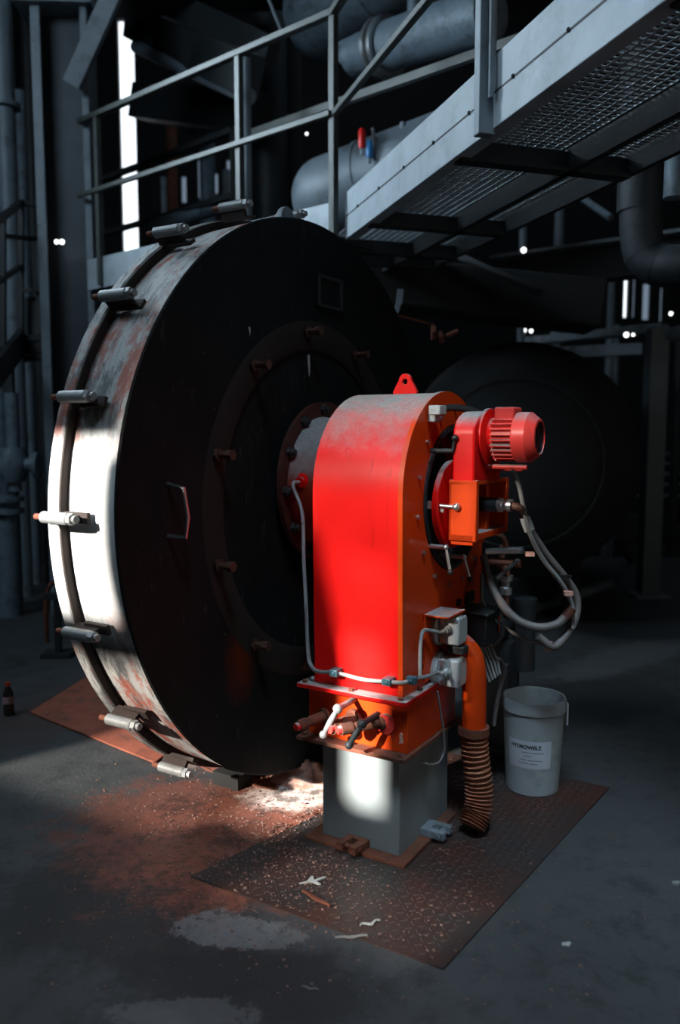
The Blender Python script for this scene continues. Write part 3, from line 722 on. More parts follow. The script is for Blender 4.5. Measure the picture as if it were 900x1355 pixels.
# ================================================================== FLOOR PLATES, DUST, LITTER
cp_ = MB(); pc = [(-.62, -.42), (.335, -.42), (.465, 1.06), (-.30, 1.06)]
def W2(s, r, z): return Vector((BC.x, BC.y, 0)) + BN * s + BT * r + Vector((0, 0, z))
cp_.prism(pc, lambda a, b, h: W2(a, b, h), -.004, .006)
i = 0
for ix in range(-20, 18):
    for iy in range(-14, 36):
        s, r = ix * .030 + .015, iy * .030
        if not (-.40 < r < 1.04 and s < .32 + .088 * (r + .42) - .03 and s > -.60 + .21 * (r + .42)): continue
        d = (BN + BT * (1 if (ix + iy) % 2 else -1)).normalized(); c = W2(s, r, .006); q = Vector((-d.y, d.x, 0))
        vs_ = [cp_.b.verts.new(c + d * .013), cp_.b.verts.new(c + q * .0042), cp_.b.verts.new(c - d * .013), cp_.b.verts.new(c - q * .0042)]
        tp = [cp_.b.verts.new(c + d * .008 + Vector((0, 0, .0022))), cp_.b.verts.new(c - d * .008 + Vector((0, 0, .0022)))]
        for f in ((vs_[0], vs_[1], tp[0]), (vs_[1], vs_[2], tp[1]), (vs_[1], tp[1], tp[0]), (vs_[2], vs_[3], tp[1]), (vs_[3], vs_[0], tp[0]), (vs_[3], tp[0], tp[1])): cp_.b.faces.new(f)
one(cp_, 'checker_plate', 'checker', 'rust-dusted checker plate set in the floor under burner and bucket', 'floor plate', ang=20)
# rusty flat plate at left by the door
rp = MB(); A_, B_ = gnd(40, 945), gnd(205, 1012); C_ = gnd(235, 990); D_ = gnd(120, 895)
rp.b.faces.new([rp.b.verts.new(p) for p in (A_, B_, C_, D_)])
bmesh.ops.subdivide_edges(rp.b, edges=rp.b.edges[:], cuts=6, use_grid_fill=True)
for v in rp.b.verts: v.co.z = .006 + rnd.uniform(-.001, .002)
ex = bmesh.ops.extrude_face_region(rp.b, geom=rp.b.faces[:])
for v in [e for e in ex['geom'] if isinstance(e, bmesh.types.BMVert)]: v.co.z += .008
one(rp, 'rusty_plate', simple('orange_rust', (.30, .085, .05), .85, 0, .5, 12, .5, dirt=(.12, .06, .05), dirt_amt=.4), 'flat rusty steel plate lying on the floor at left under the door rim', 'floor plate')
# heap of fallen soot and rust against the door foot
def heap(name, cx, cy, rx, ry, hgt, mat, label, seed, ang=0):
    r2 = random.Random(seed); mb = MB(); n, mrow = 40, 12; rows = [[mb.b.verts.new((0, 0, hgt))]]
    ph = [r2.uniform(0, 6.28) for _ in range(6)]
    for j in range(1, mrow + 1):
        f = j / mrow; row = []
        for i in range(n):
            a = 2 * PI * i / n; k = 1 + .18 * math.sin(3 * a + ph[0]) + .12 * math.sin(5 * a + ph[1]) + .08 * math.sin(9 * a + ph[2])
            z = hgt * (1 - f) ** 1.3 * (1 + .35 * math.sin(7 * a + 5 * f + ph[3])) + (r2.uniform(0, .012) if j < mrow else -.004)
            row.append(mb.b.verts.new((rx * f * k * math.cos(a), ry * f * k * math.sin(a), z)))
        rows.append(row)
    for A, B in zip(rows, rows[1:]):
        for i in range(n):
            k = (i + 1) % n
            if len(A) == 1: mb.b.faces.new((A[0], B[i], B[k]))
            else: mb.b.faces.new((A[i], B[i], B[k], A[k]))
    o2 = mb.build(name, mat, ang=80); o2.location = (cx, cy, 0); o2.rotation_euler = (0, 0, ang)
    return tag(o2, label, 'dust', None, 'stuff')
DUST = simple('rust_dust', (.40, .22, .17), .95, 0, .6, 40, .8, dirt=(.55, .45, .40), dirt_amt=.5)
g_ = gnd(405, 1035); heap('dust', g_.x + .02, g_.y + .05, .26, .13, .06, DUST, 'pale heap of rust dust between the door foot and the pedestal', 3, YAW)
g_ = gnd(320, 1025); heap('dust', g_.x, g_.y, .22, .08, .028, simple('dark_rust_dust', (.16, .055, .035), .95, 0, .6, 40, .8), 'thin brown ridge of soot along the bottom edge of the black door', 5, YAW)
# scattered flakes: too many to count
fk = MB()
for i in range(3200):
    if i < 2300: u, v = rnd.gauss(330, 110), rnd.gauss(1105, 55)
    else: u, v = rnd.gauss(430, 200), rnd.gauss(1180, 80)
    if v < 1005 or v > 1340 or not 20 < u < 860: continue
    p = gnd(u, v); sz = rnd.choice((.0012, .0015, .002, .002, .003, .004, .0055)); zz = .0
    q = p - Vector((BC.x, BC.y, 0)); s_, r_ = q.dot(BN), q.dot(BT)
    if -.46 < s_ < .02 and -.03 < r_ < .5: continue
    if r_ > 1.0 and s_ < -.7: continue
    if r_ > -.42 and -.6 < s_ < .46: zz = .0085
    a = rnd.uniform(0, 6.28); n = rnd.choice((3, 4, 5)); ht = sz * rnd.uniform(.3, .8)
    po = [(p.x + sz * rnd.uniform(.6, 1.3) * math.cos(a + 6.28 * k / n), p.y + sz * rnd.uniform(.6, 1.3) * math.sin(a + 6.28 * k / n)) for k in range(n)]
    fk.prism(po, lambda x, y, h: Vector((x, y, h)), zz - .0005, zz + ht)
tag(fk.build('debris', simple('pale_flakes', (.20, .12, .10), .9, 0, .95, 25, .2)), 'fine rust and paint flakes strewn over the floor round the burner', 'debris', None, 'stuff')
# bigger pieces
def scrap(name, u, v, pts, mat, label, cat, th=.003, rz=0, z=.009):
    mb = MB(); mb.prism(pts, lambda a, b, h: Vector((a, b, h)), 0, th); o2 = mb.build(name, mat); o2.location = gnd(u, v, z); o2.rotation_euler = (0, 0, rz); return tag(o2, label, cat)
def strip(L, w, k=.3, n=7): return [(L * (i / n - .5), w * (k * math.sin(i * 1.3)) - w / 2 * (1 - abs(2 * i / n - 1) * .6)) for i in range(n + 1)] + [(L * (i / n - .5), w * (k * math.sin(i * 1.3)) + w / 2 * (1 - abs(2 * i / n - 1) * .6)) for i in range(n, -1, -1)]
PALE = simple('pale_scrap', (.42, .44, .43), .7)
scrap('metal_strip', 418, 1190, strip(.13, .012, .2), 'rust', 'brown twisted metal strip on the checker plate below the pedestal', 'scrap', .008, -.75)
scrap('paper_scrap', 490, 1222, strip(.07, .012, .6), PALE, 'short pale curl of scrap near the plate edge', 'scrap', .004, .4)
scrap('paper_scrap', 465, 1240, strip(.10, .010, .3), simple('dull_scrap', (.26, .27, .26), .7), 'long pale sliver of scrap lowest on the checker plate', 'scrap', .004, .1)
scrap('twig', 414, 1166, [(-.05, -.004), (-.02, 0), (.0, .025), (.008, .024), (.004, .0), (.04, .01), (.05, .005), (.01, -.010), (.02, -.03), (.012, -.03), (-.004, -.01)], PALE, 'pale branching scrap lying below the pedestal foot', 'scrap', .005, .3)
scrap('paint_flake', 750, 1250, strip(.03, .02, .1), PALE, 'small pale flake alone on the right-hand concrete', 'scrap', .004, .3, .001)
scrap('paint_flake', 410, 1308, strip(.05, .006, .5), simple('dull_flake', (.2, .21, .21), .7), 'thin pale sliver on dark floor at the bottom', 'scrap', .003, -.3, .001)
scrap('bolt_head', 895, 1170, strip(.03, .02, .1), simple('flake_three', (.3, .31, .31), .7), 'pale chip on the concrete at the far right edge', 'scrap', .008, .3, .001)
# bottle
bo = empty('bottle', gnd(12, 946), 0, 'small plastic bottle with red cap standing on the floor at far left', 'bottle')
MB().lathe([(0, 0), (.024, 0), (.029, .006), (.029, .05), (.026, .06), (.029, .07), (.029, .11), (.022, .135), (.012, .155), (.012, .165), (0, .165)], (0, 0, 0), (0, 0, 1), 32).build('bottle_body', simple('dark_drink', (.03, .018, .015), .15, 0, .2, 9, 0), bo)
MB().lathe([(.0292, .068), (.0298, .068), (.0298, .108), (.0292, .108)], (0, 0, 0), (0, 0, 1), 32, closed=True).build('bottle_label', simple('faded_label', (.35, .22, .24), .6, 0, .6, 40, 0), bo)
MB().cyl((0, 0, .163), (0, 0, .183), .0145, n=24).build('cap', simple('red_cap', (.5, .05, .03), .4), bo)

# ================================================================== WALKWAY AND RAILINGS
WZ = 2.70
w0 = at(458, 330, 5.07); w0.z = 0; W_DIR = Vector((.293, -.956, 0)).normalized(); W_NOR = Vector((.956, .293, 0)).normalized()
wk = empty('walkway', (w0.x, w0.y, 0), 0, 'galvanised overhead walkway with mesh floor and grey tube railings running to upper right', 'walkway')
def wp(a, b, z): return W_DIR * a + W_NOR * b + Vector((0, 0, z))
# stringer: channel plate below, toe plate above with a seam between
MB().bar(wp(0, 0, WZ + .065), wp(4.2, 0, WZ + .065), .012, .13).bar(wp(0, .03, WZ + .006), wp(4.2, .03, WZ + .006), .07, .010).build('stringer', 'walk_steel', wk, .003)
MB().bar(wp(0, -.004, WZ + .20), wp(4.2, -.004, WZ + .20), .008, .135).build('toe_plate', 'walk_steel', wk, .003)
sm = MB()
for k in range(11): sm.ball(wp(.25 + .36 * k, -.008, WZ + .132), .009, 8)
sm.bar(wp(0.02, -.005, WZ + .131), wp(4.2, -.005, WZ + .131), .006, .007); sm.build('weld_seam', 'darksteel', wk)
for name, b, z, h, th in (('far_stringer', .56, WZ + .05, .12, .04), ('outer_stringer', .86, WZ + .05, .10, .03)):
    MB().bar(wp(-1.0, b, z), wp(4.2, b, z), th, h).build(name, 'darksteel', wk)
for a in (-.65, -.30, .38, 1.53, 2.9, 4.0):
    MB().bar(wp(a, .02, WZ + .03), wp(a, .86, WZ + .03), .075, .08).build('cross_member', 'darksteel', wk)
gt = MB()
def grating(mb, a0, a1, b0, b1, z, pa=.050, pb=.024, hh=.022):
    # expanded-metal mesh: staggered diamond strands
    nb = int((b1 - b0) / pb); na = int((a1 - a0) / pa)
    for j in range(nb + 1):
        for i in range(na):
            b = b0 + j * pb; a = a0 + i * pa + (pa / 2 if j % 2 else 0)
            if j < nb:
                mb.bar(wp(a, b, z), wp(a + pa / 2, b + pb, z), .0045, .004, up=(.1, 0, 1)); mb.bar(wp(a, b, z), wp(a - pa / 2, b + pb, z), .0045, .004, up=(.1, 0, 1))
def strips(mb, a0, a1, b0, b1, z):
    a = a0
    while a < a1:
        mb.bar(wp(a, b0, z), wp(a, b1, z), .014, .004); a += .034
    b = b0
    while b < b1:
        mb.bar(wp(a0, b, z - .003), wp(a1, b, z - .003), .010, .004); b += .045
strips(gt, -.95, 4.1, .04, .54, WZ + .10); gt.build('mesh_floor', 'walk_steel', wk)
gt = MB(); strips(gt, -.95, 4.1, .58, .85, WZ + .10); gt.build('mesh_floor', 'walk_steel', wk)
# landing running away to the left behind the door
L_DIR = Vector((-.766, .643, 0)).normalized()
lp0 = at(443, 300, 5.07); lp0.z = 0
ld = wk; off = (w0 - lp0)
def lq(a, b, z): return lp0 - w0 + L_DIR * a + Vector((L_DIR.y, -L_DIR.x, 0)) * b + Vector((0, 0, z))
MB().bar(lq(0, 0, WZ + .10), lq(2.62, 0, WZ + .10), .012, .24).build('edge_plate', 'walk_steel', ld, .003)
sl = MB(); sl.bar(lq(0.02, .25, WZ + .02), lq(2.62, .25, WZ + .02), .45, .03); sl.build('deck', 'darksteel', ld)
MB().bar(lq(0.1, .05, WZ - .04), lq(2.62, .05, WZ - .04), .06, .08).build('edge_beam', 'darksteel', ld)
gr_ = wk
TZ, MZ2 = 3.995, 3.42
RO = .012
for a in (0, .81, 2.42): 
    MB().bar(lq(a, -.012, WZ + .0), lq(a, -.012, TZ - .02), .045, .045, up=L_DIR).build('post', 'rail', gr_, .004)
MB().bar(lq(-.02, -.012, TZ), lq(2.66, -.012, TZ), .05, .04).build('top_rail', 'rail', gr_, .004)
MB().bar(lq(0, -.04, MZ2), lq(2.66, -.04, MZ2), .03, .035).build('mid_rail', 'rail', gr_, .004)
def wr(a, z, b=-.02): return W_DIR * a + W_NOR * b + Vector((0, 0, z))
MB().bar(lq(0, -.012, TZ), wr(3.2, TZ), .05, .04).build('top_rail', 'rail', gr_, .004)
MB().bar(lq(0, -.012, MZ2), wr(3.2, MZ2), .035, .035).build('mid_rail', 'rail', gr_, .004)
hp_ = at(648, 180, 3.55)
pst = MB()
# tall post on the walkway stringer
aa = 1.87
pst.bar(wr(aa, WZ - .02, -.03), wr(aa, TZ + .6, -.03), .07, .05, up=W_DIR).bar(wr(aa + .05, WZ + .1, -.03), wr(aa + .05, TZ + .6, -.03), .02, .02, up=W_DIR)
pst.build('post', 'steel', gr_, .004)
# second railing farther back
def railing(name, label, pts, zt, zm, zb, r, mat='rail'):
    e = empty(name, (pts[0].x, pts[0].y, 0), 0, label, 'railing')
    q = [p - Vector((pts[0].x, pts[0].y, 0)) for p in pts]; q = [Vector((p.x, p.y, 0)) for p in q]
    for p in q: MB().bar(p + Vector((0, 0, zb)), p + Vector((0, 0, zt)), r * 2, r * 2, up=(1, .3, 0)).build('post', mat, e)
    for a, b in zip(q, q[1:]):
        MB().bar(a + Vector((0, 0, zt)), b + Vector((0, 0, zt)), r * 2, r * 1.6).build('top_rail', mat, e)
        MB().bar(a + Vector((0, 0, zm)), b + Vector((0, 0, zm)), r * 1.6, r * 1.6).build('mid_rail', mat, e)
    return e
a1, a2, a3 = at(132, 240, 8.6), at(203, 213, 8.0), at(310, 250, 7.2)
railing('rear_railing', 'darker rear railing seen through the bars behind the black door top', [a1, a2, Vector((a3.x, a3.y, 0))], at(203, 213, 8.0).z, at(203, 290, 8.0).z, 2.7, .03, 'darksteel')
br0, br1 = at(335, 176, 6.6), at(700, 48, 4.6)
one(MB().bar(br0, br1, .045, .05), 'cross_rail', 'rail', 'long slanting rail passing behind the corner post of the guard railing', 'rail')
pl_ = MB().cyl(at(324, 78, 6.0) * 1, Vector((at(324, 78, 6.0).x, 6.0, 0)), .04, n=18); one(pl_, 'standpipe', 'steel', 'pale round standpipe beside the middle railing post', 'pipe')

# ================================================================== LEFT COLUMN, PIPES, LANDING STAIR
cx = (at(58, 300, 6.95).x + at(128, 300, 6.95).x) / 2; cw = at(128, 300, 6.95).x - at(58, 300, 6.95).x
col = empty('steel_column', (cx, 6.95, 0), math.radians(4), 'tall blue-grey steel column standing left of the black door', 'column')
h2w = cw / 2
MB().box(-h2w, -h2w + .02, -.16, .16, 0, 9.4).box(-h2w - .0, -h2w + .075, -.175, -.15, 0, 9.4).build('flange', 'steel', col, .004)
MB().box(h2w - .02, h2w, -.16, .16, 0, 9.4).box(h2w - .055, h2w, -.175, -.15, 0, 9.4).build('flange', 'steel', col, .004)
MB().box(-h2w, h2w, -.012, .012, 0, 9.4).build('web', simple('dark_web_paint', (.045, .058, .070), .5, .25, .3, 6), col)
kb = MB(); p0, p1 = at(92, 112, 6.7), at(142, -10, 6.5); kb.bar(p0 - Vector((cx, 6.95, 0)), p1 - Vector((cx, 6.95, 0)), .14, .07, up=(0, 1, 0)); kb.build('knee_brace', 'steel', col, .004)
MB().box(-h2w - .12, h2w + .05, -.24, .24, at(90, 22, 6.95).z, at(90, 8, 6.95).z).build('cap_plate', 'steel', col, .004)
def vpipe(name, u, v0, v1, Y, rpx, mat, label, cat='pipe', collars=(), z0=None):
    a, b = at(u, v1, Y), at(u, v0, Y); R = rpx * Y / F
    e = empty(name, (a.x, a.y, 0), 0, label, cat)
    zz = a.z if z0 is None else z0
    MB().cyl((0, 0, zz), (0, 0, b.z), R, n=24).build('pipe_run', mat, e)
    for v in collars:
        z = at(u, v, Y).z; MB().ring((0, 0, z), (0, 0, 1), R * .9, R * 1.55, -.02, .02, 24).build('collar', mat, e)
    return e
vpipe('standing_pipe', 14, -60, 320, 7.6, 12, 'steel', 'blue-grey vertical pipe at the top left edge', collars=(140,), z0=0)
e = vpipe('valve_pipe', 14, 655, 816, 6.75, 15, 'lagging', 'thick lagged pipe standing on the floor at the left edge', collars=(660, 676), z0=0)
x_, y_ = e.location.x, e.location.y
MB().cyl((.08, 0, at(20, 650, 6.75).z), (.08, 0, at(28, 520, 6.75).z), .055, n=20).build('upper_pipe', 'lagging', e)
zv = at(25, 615, 6.75).z
MB().lathe([(0, -.14), (.09, -.14), (.12, -.05), (.13, 0), (.12, .05), (.09, .14), (0, .14)], (.07, 0, zv), (0, 0, 1), 24).cyl((-.15, 0, zv), (.3, 0, zv), .06, n=20).ring((.07, 0, zv), (1, 0, 0), .05, .105, .18, .22, 24).ring((.07, 0, zv), (1, 0, 0), .05, .105, -.24, -.2, 24).build('valve_body', 'lagging', e)
stl = empty('stair_landing', at(40, 450, 7.0), 0, 'dark steel stair landing with handrail at the left edge', 'stairs')
def sl_(u, v, Y): return at(u, v, Y) - at(40, 450, 7.0)
for nm, A, B, w, h in (('landing_beam', (28, 450, 7.1), (72, 444, 7.0), .06, .05), ('landing_fascia', (28, 462, 7.1), (70, 458, 7.0), .02, .10), ('landing_beam', (26, 476, 7.1), (72, 470, 7.0), .06, .05), ('stair_stringer', (30, 450, 7.1), (-25, 520, 5.6), .05, .20),
                       ('handrail', (28, 268, 7.1), (-25, 310, 5.8), .045, .045), ('handrail', (28, 268, 7.1), (72, 272, 7.2), .045, .045), ('mid_rail', (2, 312, 6.6), (66, 318, 7.1), .035, .035), ('mid_rail', (28, 352, 7.1), (-20, 385, 5.9), .035, .035),
                       ('mid_rail', (28, 384, 7.1), (70, 384, 7.1), .03, .03)):
    MB().bar(sl_(*A), sl_(*B), w, h).build(nm, 'darksteel', stl)
for u, v0, v1, Y in ((28, 268, 450, 7.1), (4, 285, 460, 6.5), (52, 270, 450, 7.15)): MB().bar(sl_(u, v1, Y), sl_(u, v0, Y), .04, .04).build('post', 'darksteel', stl)
MB().box(-.16, .16, -.1, .1, -.0, .32).build('control_box', 'darksteel', stl).location = sl_(52, 445, 7.3)
MB().bar(sl_(60, 458, 7.4), Vector((sl_(60, 458, 7.4).x, .4, -stl.location.z)), .1, .1).bar(sl_(12, 470, 7.1), Vector((sl_(12, 470, 7.1).x, .1, -stl.location.z)), .06, .06).build('landing_leg', 'darksteel', stl)
rp_ = MB().tube([gnd(62, 850), at(61, 800, gnd(62, 850).y), at(66, 775, gnd(62, 850).y), at(76, 770, gnd(62, 850).y + .1)], .018, 10); one(rp_, 'bent_pipe', 'rust', 'thin bent rusty pipe by the left of the door rim', 'pipe')
st_ = empty('pipe_stand', gnd(78, 868), 0, 'low dark pipe stand on the floor left of the door rim', 'stand')
MB().box(-.10, .10, -.08, .08, 0, .03).build('foot', 'darksteel', st_); MB().box(-.02, .02, -.02, .02, .03, .42).build('upright', 'darksteel', st_); MB().box(-.08, .12, -.03, .03, .40, .44).build('saddle', 'darksteel', st_)

# ================================================================== TANKS AND PIPES ABOVE
def hvessel(name, p0, p1, R, mat, label, cat, dome=.55, bands=(), extra=None):
    p0, p1 = Vector(p0), Vector(p1); d = (p1 - p0); L = d.length; d.normalize()
    e = empty(name, p0, 0, label, cat)
    prof = [(R * math.sin(PI / 2 * i / 10), -R * dome * math.cos(PI / 2 * i / 10)) for i in range(11)] + [(R, L)] + [(R * math.cos(PI / 2 * i / 8), L + R * dome * math.sin(PI / 2 * i / 8)) for i in range(1, 9)]
    prof[0] = (0, prof[0][1]); prof[-1] = (0, prof[-1][1])
    MB().lathe(prof, (0, 0, 0), d, 48).build('shell', mat, e)
    for b in bands: MB().ring((0, 0, 0), d, R * .98, R * 1.03, b, b + .05, 48).build('band', mat, e)
    return e
hvessel('insulated_tank', at(425, 22, 7.3), at(620, -120, 6.2), .36, 'lagging', 'large blue-grey lagged tank with domed end above the railing', 'tank', .75, (.6, 1.4))
t2 = hvessel('steel_drum_tank', at(435, 262, 6.6), at(640, 190, 5.9), .31, 'steel', 'domed steel tank behind the corner railing post above the black door', 'tank', .9, (.35,))
pf = empty('flanged_pipe', at(478, 72, 6.6), 0, 'lagged overhead pipe with bright bolted flange crossing behind the railing', 'pipe')
q0 = at(478, 72, 6.6); dv = at(650, 18, 5.6) - q0
MB().cyl((0, 0, 0), dv * .17, .15, n=28).cyl(dv * .26, dv, .17, n=28).build('pipe_run', 'lagging', pf)
MB().lathe([(.0, 0), (.21, 0), (.21, .03), (.14, .035), (.14, .07), (.21, .075), (.21, .105), (0, .105)], dv * .17, dv, 24).build('bolted_flange', 'chrome', pf)
MB().cyl(dv * .45, dv * .45 + Vector((0, 0, .28)), .05, n=16).build('branch', 'lagging', pf)
el = MB().tube([at(455, 88, 6.7), at(462, 80, 6.68), at(478, 72, 6.6)], .15, 20, 6); el.b.normal_update(); el.build('elbow', 'lagging', pf).location = -q0
# valve with red and blue handles, small riser pipes
for nm, u, v0, v1, mat, label in (('red_handle', 479, 170, 197, emit, 'bright red upright valve handle behind the walkway corner'), ('blue_handle', 489, 186, 208, None, 'small blue valve handle right of the red one')):
    e = empty(nm, at(u, v1 + 8, 6.0), 0, label, 'valve handle')
    hh = at(u, v0, 6.0).z - at(u, v1 + 8, 6.0).z
    MB().cyl((0, 0, 0), (0, 0, hh * .35), .012, n=12).build('stem', 'steel', e)
    MB().lathe([(0, hh * .25), (.022, hh * .25), (.026, hh * .4), (.026, hh * .9), (.015, hh), (0, hh)], (0, 0, 0), (0, 0, 1), 16).build('grip', simple(nm + '_paint', (.85, .02, .015) if 'red' in nm else (.03, .22, .55), .35, 0, .1), e)
one(MB().cyl(at(500, 212, 6.0), at(493, 170, 6.1), .012, n=12), 'bent_lever', 'chrome', 'thin pale lever leaning right of the blue handle', 'lever')
vpipe('riser_pipe', 533, 162, 205, 6.0, 4, 'steel', 'short pale riser pipe right of the coloured valve handles')
vpipe('dark_column', 358, -40, 300, 8.6, 22, 'darksteel', 'thick dark brownish column behind the middle of the railing', 'column', z0=0)
vpipe('slim_column', 385, -40, 300, 9.4, 14, 'soot', 'dim slim column right of the thick dark column', 'column', z0=0)
# roof beams and pipe runs, dim, upper left
for u0, v0, Y0, u1, v1, Y1, w, h, lab in ((178, 30, 9.0, 330, 100, 6.6, .22, .30, 'dark sloping roof beam above the bright window slot'), (180, -20, 8.5, 360, 70, 6.8, .10, .22, 'second dark roof beam higher above the bright window slot'),
                                          (185, 135, 9.5, 345, 150, 8.0, .25, .35, 'dim brown roof beam lower behind the railing'), (60, -5, 8.0, 420, -25, 7.4, .3, .3, 'dark roof girder along the very top edge')):
    one(MB().bar(at(u0, v0, Y0), at(u1, v1, Y1), w, h), 'roof_beam', 'darksteel', lab, 'beam')
one(MB().cyl(at(180, 62, 8.6), at(330, 128, 6.6), .06, n=18), 'overhead_pipe', 'steel', 'pale thin pipe running under the sloping roof beam', 'pipe')
one(MB().cyl(at(352, -10, 6.6), at(372, 40, 6.6), .012, n=10), 'hanger_rod', 'steel', 'thin hanger rod slanting left of the big lagged tank', 'rod')
# dim clutter between the railings: pipes at assorted depths
for i, (u, v0, v1, Y, r, mat, lab) in enumerate(((275, 165, 262, 10, 10, 'lagging', 'vertical lagged pipe behind the railing with a bracket on top'), (230, 150, 330, 11, 7, 'rust', 'brown vertical pipe seen between railing bars'),
        (300, 225, 300, 9.5, 5, 'steel', 'short pale pipe left of the standpipe'), (218, 235, 330, 10.5, 4, 'steel', 'thin pale pipe right of the bright window slot'), (30, 120, 260, 9, 6, 'lagging', 'dim pipe between the standing pipe and steel column'), (45, 20, 300, 9.5, 8, 'darksteel', 'dark pipe close behind the steel column on its left'),
        (60, 520, 620, 8.5, 5, 'rust', 'thin rusty pipe under the stair landing'), (40, 480, 560, 8.2, 6, 'steel', 'pale short pipe under the stair landing'), (5, 480, 640, 8.0, 8, 'lagging', 'dim pipe at the far left under the stairs'))):
    vpipe('background_pipe', u, v0, v1, Y, r, mat, lab, z0=0)
one(MB().cyl(at(205, 300, 8.0), at(320, 262, 7.3), .075, n=20), 'low_duct_pipe', 'lagging', 'horizontal lagged pipe low behind the rear railing', 'pipe')
one(MB().cyl(at(250, 175, 9.8), at(310, 160, 9.3), .06, n=16), 'short_branch', 'lagging', 'short level branch pipe left of the standpipe', 'pipe')

# ================================================================== RIGHT SIDE
# second boiler with stepped domed end
bp = at(684, 612, 6.1); bd = Vector((math.sin(math.radians(14)), math.cos(math.radians(14)), 0))
sb = empty('boiler_shell', (bp.x, bp.y, 0), 0, 'big dark round boiler shell in the shadow right behind the burner', 'boiler')
Rb = 160 * 6.1 / F
MB().lathe([(0, -.36), (Rb * .30, -.34), (Rb * .55, -.27), (Rb * .72, -.17), (Rb * .86, -.03), (Rb * .95, .07), (Rb * .995, .2)], (0, 0, bp.z), bd, 72).build('domed_end', simple('boiler_black', (.011, .013, .0145), .75, 0, .5, 4), sb, ang=50)
MB().ring((0, 0, bp.z), bd, Rb * .665, Rb * .68, -.213, -.185, 72).build('end_ring', 'darksteel', sb)
MB().ring((0, 0, bp.z), bd, Rb * .98, Rb * 1.005, .2, .26, 72).build('end_flange', 'soot', sb)
MB().lathe([(Rb * .985, .19), (Rb * .985, 3.2), (0, 3.2)], (0, 0, bp.z), bd, 72).build('shell', 'soot', sb)
for sx in (-.45, .45):
    MB().prism([(sx - .08, 0), (sx + .08, 0), (sx + .08, .75), (sx - .08, .75)], lambda a, b, h: Vector((a + bd.x * h, bd.y * h, b)), .5, .7).build('saddle', 'soot', sb)
one(MB().bar(gnd(838, 745), at(815, 712, gnd(838, 745).y - .3), .06, .06), 'prop_bar', 'darksteel', 'short dark prop leaning at the foot of the boiler shell', 'bar')
# dark flue duct above the boiler and hinge gear
du = empty('flue_duct', at(620, 395, 5.9), 0, 'dark box-section flue duct under the walkway above the boiler shell', 'duct')
MB().bar(at(485, 375, 6.3) - at(620, 395, 5.9), at(790, 408, 6.2) - at(620, 395, 5.9), .5, .34).build('duct_body', 'soot', du, .02)
MB().bar(at(610, 340, 5.9) - at(620, 395, 5.9), at(715, 388, 5.6) - at(620, 395, 5.9), .10, .05).build('duct_highlight', 'darksteel', du)  # lighter bar standing for the sloping highlight on the duct
hg = empty('hinge_gear', at(530, 395, 4.9), 0, 'pale rusty hinge bracket showing just right of the black door', 'hinge')
def hgp(u, v, Y=4.9): return at(u, v, Y) - at(530, 395, 4.9)
MB().bar(hgp(530, 383), hgp(528, 402), .035, .03).bar(hgp(527, 402), hgp(524, 414), .03, .03).build('bracket', 'steel', hg)
MB().bar(hgp(524, 417), hgp(574, 430, 5.0), .02, .012).build('hinge_arm', 'rust', hg)
MB().cyl(hgp(571, 440), hgp(576, 440), .045, n=6).cyl(hgp(580, 447), hgp(586, 445), .04, n=6).cyl(hgp(590, 445), hgp(606, 438), .012, n=8).build('hinge_bolt', 'rust', hg)
# black elbow pipe at right
ep = empty('elbow_pipe', at(848, 200, 5.0), 0, 'black lagged pipe bending from vertical to the right edge below the walkway', 'pipe')
q0 = at(848, 200, 5.0)
Pe = [Vector((at(848, 200, 5.0).x, 5.0, 9.5)), at(848, 150, 5.0), at(848, 230, 5.0), at(848, 300, 5.0), at(853, 333, 5.0), at(872, 350, 4.95), at(905, 352, 4.85), at(990, 352, 4.7)]
MB().tube([p - q0 for p in Pe], 26 * 5 / F, 28, 8).build('pipe_run', 'blacklag', ep)
for k in (3, 4, 5, 6):
    d = (Pe[k + 1 if k < 7 else k] - Pe[k - 1]).normalized(); MB().ring(Pe[k] - q0, d, .115, .124, -.012, .012, 28).build('lagging_band', 'blacklag', ep)
vpipe('edge_pipe', 893, 195, 262, 4.6, 14, 'lagging', 'short blue-grey pipe end at the right edge beside the elbow pipe')
# I-beam across
ib = empty('cross_beam', at(760, 340, 6.6), 0, 'horizontal dark steel beam with pale top flange right of the walkway end', 'beam')
q0 = at(760, 340, 6.6)
A0, A1 = at(655, 343, 7.0) - q0, at(960, 300, 6.0) - q0
MB().bar(A0, A1, .22, .025).build('top_flange', 'steel', ib)
MB().bar(A0 - Vector((0, 0, .14)), A1 - Vector((0, 0, .14)), .03, .25).bar(A0 - Vector((0, 0, .27)), A1 - Vector((0, 0, .27)), .20, .02).build('web', 'soot', ib)
# support frame
sf = empty('support_frame', gnd(857, 788), 0, 'blue-grey steel frame with one square leg standing right of the boiler shell', 'frame')
q0 = gnd(857, 788); zt = at(858, 434, q0.y).z
MB().box(-.085, .085, -.085, .085, 0, zt).build('leg', simple('frame_paint', (.115, .14, .16), .5, .2, .3, 6), sf, .008)
MB().box(-.16, .16, -.16, .16, 0, .02).build('foot_plate', 'steel', sf)
bb = at(690, 440, q0.y + 1.2) - q0
MB().bar((.06, 0, zt), (bb.x, bb.y, zt), .16, .08).build('top_beam', 'steel', sf, .006)
MB().bar((.06, 0, zt - .06), (.7, -.9, zt - .06), .14, .10).build('top_beam', 'steel', sf, .006)
